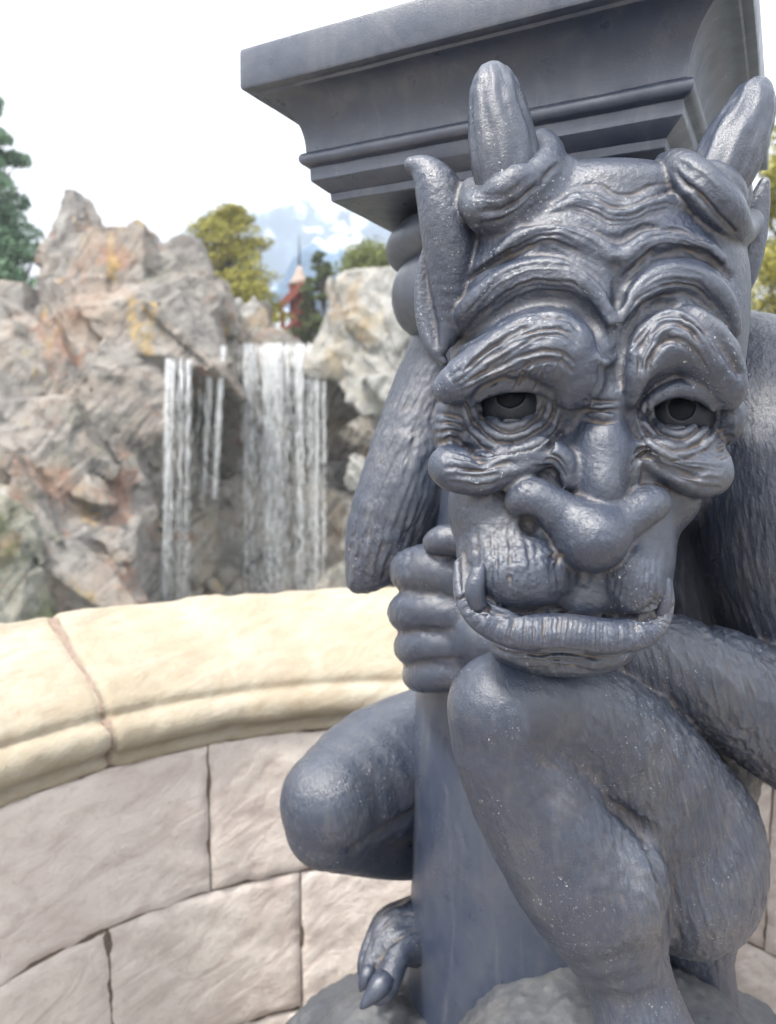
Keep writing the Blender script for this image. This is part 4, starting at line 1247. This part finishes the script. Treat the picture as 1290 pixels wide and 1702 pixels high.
tubes('rail', [(P(536, 808, 15.9), P(590, 806, 15.9), .014, .014)], M_IRON, rl)
for k in range(10): tubes('baluster', [(P(538 + 5.6 * k, 772 - .4 * k, 15.9), P(538 + 5.6 * k, 815, 15.9), .009, .009)], M_IRON, rl)

# ------------------------------------------------------------------ trees
def leaf_material(name, c0, c1, c2):
    n = NT(name); oi = n.n('NewGeometry')
    c = n.ramp(oi.outputs['Random Per Island'], [(0.0, c0), (0.5, c1), (1.0, c2)])
    c = n.mix(n.math('MULTIPLY', n.ramp(n.noise(1.1, 3), W01(.35, .65)), .5), c, c2)
    return n.done(c, 0.6, None, Specular_IOR_Level=0.3, Transmission_Weight=0.0)
M_BARK = noise_mat('bark', [(0.3, (0.06, 0.045, 0.03)), (0.7, (0.15, 0.115, 0.08))], 6)
LEAF = {
    'yellow': leaf_material('yellow_green_leaves', (0.14, 0.15, 0.025), (0.26, 0.25, 0.04), (0.38, 0.34, 0.07)),
    'blue': leaf_material('blue_green_needles', (0.06, 0.13, 0.075), (0.11, 0.20, 0.115), (0.16, 0.26, 0.15)),
    'dark': leaf_material('dark_green_leaves', (0.05, 0.07, 0.025), (0.085, 0.115, 0.04), (0.13, 0.16, 0.06)),
    'mid': leaf_material('mid_green_leaves', (0.09, 0.12, 0.03), (0.16, 0.19, 0.05), (0.24, 0.26, 0.08)),
}
def leaves(name, blobs, per, size, mat, parent, seed, elong=1.0):
    """leaf-sized blades scattered through clumps (centre, radii)"""
    r_ = np.random.default_rng(seed); cs = []
    for c, rad in blobs:
        m = int(per)
        d = r_.normal(size=(m, 3)); d /= np.linalg.norm(d, axis=1)[:, None]
        rr = r_.uniform(0.25, 1.0, m) ** 0.5
        cs.append(np.asarray(c) + d * rr[:, None] * np.asarray(rad) * (1 + .25 * vnoise(d * 2.5 + np.asarray(c), seed))[:, None])
    c = np.vstack(cs); m = len(c)
    a = r_.normal(size=(m, 3)); a /= np.linalg.norm(a, axis=1)[:, None]
    b = np.cross(a, r_.normal(size=(m, 3))); b /= np.linalg.norm(b, axis=1)[:, None]
    s = size * r_.uniform(.6, 1.4, (m, 1))
    V = np.stack([c - a * s * elong, c + b * s * .5, c + a * s * elong, c - b * s * .5], 1).reshape(-1, 3)
    F = np.arange(4 * m).reshape(-1, 4)
    return mesh_np(name, V, F, mat, parent, smooth=False)

def tree(name, label, base, height, crown, leafmat, seed, per=110, leaf=.09, kind='round', trunk=.16, group=None, elong=1.0):
    """base on the ground; crown = (half width, bottom height, clumps)"""
    r_ = np.random.default_rng(seed)
    hw, cb, ncl = crown
    base = np.array(base, float)
    t = empty(name, base, label, 'tree', group)
    segs = []; n = 7; pts = [base + np.array([.12 * hw * math.sin(i * 1.3 + seed) * i / n, .1 * hw * math.cos(i + seed) * i / n, height * .95 * i / n]) for i in range(n + 1)]
    for i in range(n): segs.append((pts[i], pts[i + 1], trunk * (1 - i / n) + .02, trunk * (1 - (i + 1) / n) + .02))
    blobs, limbs = [], []
    for k in range(ncl):
        if kind == 'cone':
            f = (k + r_.uniform(0, 1)) / ncl; z = cb + (height - cb) * f; rmax = hw * (1 - f) ** .8 + .12
            th = r_.uniform(0, 6.28); rr = rmax * r_.uniform(.3, .95)
            rad = np.array([.30, .30, .16]) * (hw * (.35 + .65 * (1 - f)))
        elif kind == 'tier':
            f = (k + r_.uniform(0, 1)) / ncl; z = cb + (height - cb) * f; rmax = hw * (1 - f * .72) * (1.0 + .25 * math.sin(f * 19))
            th = r_.uniform(0, 6.28); rr = rmax * r_.uniform(.25, .9)
            rad = np.array([.24, .24, .085]) * hw * (.6 + .4 * (1 - f))
        else:
            f = r_.uniform(0, 1); z = cb + (height - cb) * f; rmax = hw * math.sqrt(max(.05, 1 - (2 * f - 1) ** 2 * .85))
            th = r_.uniform(0, 6.28); rr = rmax * r_.uniform(.2, .85)
            rad = np.array([.36, .36, .28]) * hw
        c = base + np.array([rr * math.cos(th), rr * math.sin(th), min(z, height - rad[2] * .8)])
        blobs.append((c, rad))
        q = min(n, int(max(.1, (z / height - .12)) * n / .95)); limbs.append((pts[q], c, trunk * .35 * (1 - .6 * f), .012))
    tubes('trunk', segs, M_BARK, t, 8)
    tubes('limbs', limbs, M_BARK, t, 5)
    leaves('crown', blobs, per, leaf, LEAF[leafmat], t, seed, elong)
    return t
def gbase(px, Y): q = P(px, 727, Y); return (q[0], Y, GZ)
def hgt(px, py, Y): return float(P(px, py, Y)[2]) - GZ
wpx = lambda w, Y: w * Y / FPX
tree('pine_tree', 'airy yellow-green pine behind the rock, left of the snowy mountain', gbase(383, 23), hgt(383, 345, 23), (wpx(128, 23), hgt(383, 545, 23), 170), 'yellow', 11, 170, .045, 'tier', .16)
tree('conifer_tree', 'tall blue-green conifer at the left edge behind the rock', gbase(-18, 20), hgt(-18, 60, 20), (wpx(125, 20), hgt(-18, 560, 20), 150), 'blue', 12, 300, .05, 'cone', .25, None, 1.6)
tree('cypress_tree', 'narrow dark green conical tree beside the red timber house', gbase(536, 24), hgt(536, 418, 24), (wpx(50, 24), hgt(536, 580, 24), 60), 'dark', 13, 260, .045, 'cone', .12)
tree('round_tree', 'rounded mid-green tree above the pale leaning slab', gbase(622, 25), hgt(622, 408, 25), (wpx(72, 25), hgt(622, 510, 25), 40), 'mid', 14, 380, .05, 'round', .18)
tree('shrub', 'low yellow-green shrub at the foot of the airy pine', gbase(420, 21.5), hgt(420, 470, 21.5), (wpx(46, 21.5), hgt(420, 560, 21.5), 16), 'yellow', 15, 320, .045, 'round', .1)
tree('broadleaf_tree', 'yellow-green broadleaf tree behind the shoulder at the right edge', gbase(1310, 14), hgt(1310, 190, 14), (wpx(95, 14), hgt(1310, 560, 14), 44), 'yellow', 16, 380, .045, 'round', .2)
tree('shrub', 'low green shrub filling the gap between the cypress and the slab', gbase(560, 22), hgt(560, 505, 22), (wpx(34, 22), hgt(560, 590, 22), 14), 'dark', 17, 260, .045, 'round', .08)
for px_, Y_, w_, t_, lm, sd_, lb in [(1480, 15, 120, 260, 'mid', 21, 'mid-green broadleaf tree beyond the wall, first to the right of the statue'), (1720, 17, 130, 200, 'dark', 22, 'dark broadleaf tree beyond the wall, second to the right of the statue'),
                                 (2050, 16, 150, 230, 'mid', 23, 'mid-green broadleaf tree beyond the wall, farthest to the right'), (-480, 17, 130, 180, 'dark', 24, 'dark broadleaf tree beyond the wall, far left of the rocks')]:
    tree('broadleaf_tree', lb, gbase(px_, Y_), hgt(px_, t_, Y_), (wpx(w_, Y_), hgt(px_, 720, Y_), 46), lm, sd_, 260, .06, 'round', .2, 'broadleaf trees beyond the wall')
tree('shrub', 'mid-green bush growing just left of the red timber house', gbase(452, 26.5), hgt(452, 505, 26.5), (wpx(22, 26.5), hgt(452, 570, 26.5), 16), 'mid', 18, 260, .045, 'round', .08)
print('trees', round(time.time() - T0, 1))

# ------------------------------------------------------------------ red timber house with a spire
M_RED = noise_mat('red_brown_timber', [(0.3, (0.17, 0.052, 0.036)), (0.7, (0.25, 0.08, 0.055))], 3)
M_REDD = noise_mat('dark_red_boards', [(0.3, (0.13, 0.035, 0.025)), (0.7, (0.20, 0.055, 0.04))], 3)
M_ROOFP = noise_mat('pale_shingle', [(0.3, (0.28, 0.22, 0.185)), (0.7, (0.38, 0.31, 0.265))], 4)
HYd = 28.0
hs = HYd / FPX
hb = P(490, 727, HYd)
house = empty('timber_house', (hb[0], HYd, GZ), 'red timber house with pale conical spire rising behind the falls', 'house')
def bx(name, c, dims, mat, parent, rot=0.0):
    v = np.array([(sx * dims[0] / 2, sy * dims[1] / 2, sz * dims[2] / 2) for sx in (-1, 1) for sy in (-1, 1) for sz in (-1, 1)])
    cr, sr = math.cos(rot), math.sin(rot)
    v = np.c_[v[:, 0] * cr - v[:, 2] * sr, v[:, 1], v[:, 0] * sr + v[:, 2] * cr] + np.asarray(c)
    f = [(0, 1, 3, 2), (4, 6, 7, 5), (0, 4, 5, 1), (2, 3, 7, 6), (0, 2, 6, 4), (1, 5, 7, 3)]
    return mesh_np(name, v, f, mat, parent, smooth=False)
zt_ = hgt(495, 470, HYd) + GZ
bx('tower', (P(496, 500, HYd)[0], HYd + .45, (zt_ + GZ) / 2), (wpx(30, HYd), .65, zt_ - GZ), M_REDD, house)
bx('wall', (P(478, 560, HYd)[0], HYd + .9, hgt(478, 545, HYd) / 2 + GZ), (wpx(74, HYd), .5, hgt(478, 545, HYd)), M_REDD, house)
def cone(name, c, r, h, n, mat, parent, r2=0.0, flare=0.0):
    prof = [(r, 0), (r * .62, h * .28), (r * .36, h * .6), (max(r2, .01), h)]
    return lathe([(q[0], c[2] + q[1]) for q in prof], name, parent, mat, n, (c[0], c[1]), 0)
xc = P(496, 500, HYd)[0]
spire = cone('spire_roof', (xc, HYd + .45, zt_ - .02), wpx(22, HYd), hgt(495, 436, HYd) + GZ - zt_, 8, M_ROOFP, house, .05)
tubes('finial', [((xc, HYd + .45, hgt(495, 440, HYd) + GZ), (xc, HYd + .45, hgt(495, 386, HYd) + GZ), .05, .012)], M_IRON, spire)
# gable timbers that face us
def beam(name, p0, p1, w, Y, mat=M_RED):
    a, b = P(*p0, Y), P(*p1, Y); L = np.linalg.norm(b - a); ang = math.atan2(b[2] - a[2], b[0] - a[0])
    return bx(name, (a + b) / 2, (L, .16, w * hs), mat, house, ang)
beam('barge_board', (444, 530), (506, 470), 11, HYd - .2)
beam('barge_board', (498, 474), (520, 512), 9, HYd - .1)
beam('roof_brace', (462, 528), (500, 516), 7, HYd)
beam('post', (470, 515), (470, 600), 8, HYd - .05)
beam('post', (492, 495), (492, 600), 8, HYd + .02)
beam('roof_brace', (474, 548), (492, 532), 6, HYd - .12)
rv_ = [P(446, 531, HYd), P(506, 470, HYd), P(506, 466, HYd + 1.6), P(446, 527, HYd + 1.6)]
rv_ = np.array(rv_ + [q + np.array([0, 0, .12]) for q in rv_])
mesh_np('roof', rv_, [(0, 3, 2, 1), (4, 5, 6, 7), (0, 1, 5, 4), (1, 2, 6, 5), (2, 3, 7, 6), (3, 0, 4, 7)], M_ROOFP, house, smooth=False)

# ------------------------------------------------------------------ snowy mountains far behind
nmt = NT('snowy_rock')
geo_ = nmt.n('NewGeometry'); sx_ = nmt.n('SeparateXYZ'); nmt.l(geo_.outputs['Normal'], sx_.inputs[0])
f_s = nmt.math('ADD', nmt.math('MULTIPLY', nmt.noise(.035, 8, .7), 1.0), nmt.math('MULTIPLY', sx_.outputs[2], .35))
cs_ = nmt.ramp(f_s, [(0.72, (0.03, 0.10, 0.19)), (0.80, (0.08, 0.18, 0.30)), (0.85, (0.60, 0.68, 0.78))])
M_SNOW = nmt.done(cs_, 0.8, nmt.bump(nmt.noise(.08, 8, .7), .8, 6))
def mountain(name, outline, Y, depth, seed, base_py=760):
    xs = np.linspace(outline[0][0], outline[-1][0], 130); o_ = np.array(outline, float)
    top = np.interp(xs, o_[:, 0], o_[:, 1]); nd = 60
    V = []
    for x, ty in zip(xs, top):
        zt0 = P(x, ty, Y)[2]
        for j in range(nd):
            t = j / (nd - 1); d = (t - .55) * depth
            prof_ = max(0.0, 1 - abs(t - .55) / .55) ** 1.15
            V.append((P(x, 700, Y)[0], Y + d, zt0 * 1.10 * prof_))
    V = np.array(V)
    rel = 1 - np.abs(fbm(V * np.array([.03, .03, 0]) , 6, seed)) * 2
    env = np.clip(V[:, 2] / V[:, 2].max(), 0, 1)
    V[:, 2] += (rel - .95) * .22 * V[:, 2].max() * env ** .5
    V[:, 2] -= 4.0
    F = [(i * nd + j, (i + 1) * nd + j, (i + 1) * nd + j + 1, i * nd + j + 1) for i in range(129) for j in range(nd - 1)]
    o = mesh_np(name, V, F, M_SNOW)
    return props(o, kind='structure')
mountain('snowy_mountain', [(150, 560), (260, 430), (330, 400), (400, 410), (455, 385), (505, 372), (560, 392), (620, 400), (700, 420), (800, 470), (950, 600)], 210, 130, 5)
mountain('far_mountain', [(150, 520), (300, 400), (380, 352), (460, 345), (540, 352), (620, 362), (740, 380), (900, 440), (1100, 520), (1400, 560)], 420, 260, 8)
# air between here and the mountains
hz = bpy.data.materials.new('haze_air'); hz.use_nodes = True
ht = hz.node_tree; ht.nodes.remove(ht.nodes['Principled BSDF'])
pvn = ht.nodes.new('ShaderNodeVolumePrincipled'); pvn.inputs['Color'].default_value = (.86, .92, 1, 1); pvn.inputs['Density'].default_value = 0.0022; pvn.inputs['Anisotropy'].default_value = 0.2
ht.links.new(pvn.outputs[0], ht.nodes['Material Output'].inputs['Volume'])
hzv = np.array([(x, y, z) for x in (-700, 700) for y in (-60, 780) for z in (GZ - 1.2, 170)], float)
props(mesh_np('haze', hzv, [(0, 1, 3, 2), (4, 6, 7, 5), (0, 4, 5, 1), (2, 3, 7, 6), (0, 2, 6, 4), (1, 5, 7, 3)], hz, smooth=False), kind='stuff')
print('end', round(time.time() - T0, 1), sum(len(o.data.polygons) for o in SC.objects if o.type == 'MESH'))

if 0:
    for o in sorted([o for o in SC.objects if o.type=='MESH'], key=lambda o:-len(o.data.polygons))[:14]: print('CNT', o.name, sum(len(p.vertices)-2 for p in o.data.polygons) if len(o.data.polygons)<50000 else 2*len(o.data.polygons))
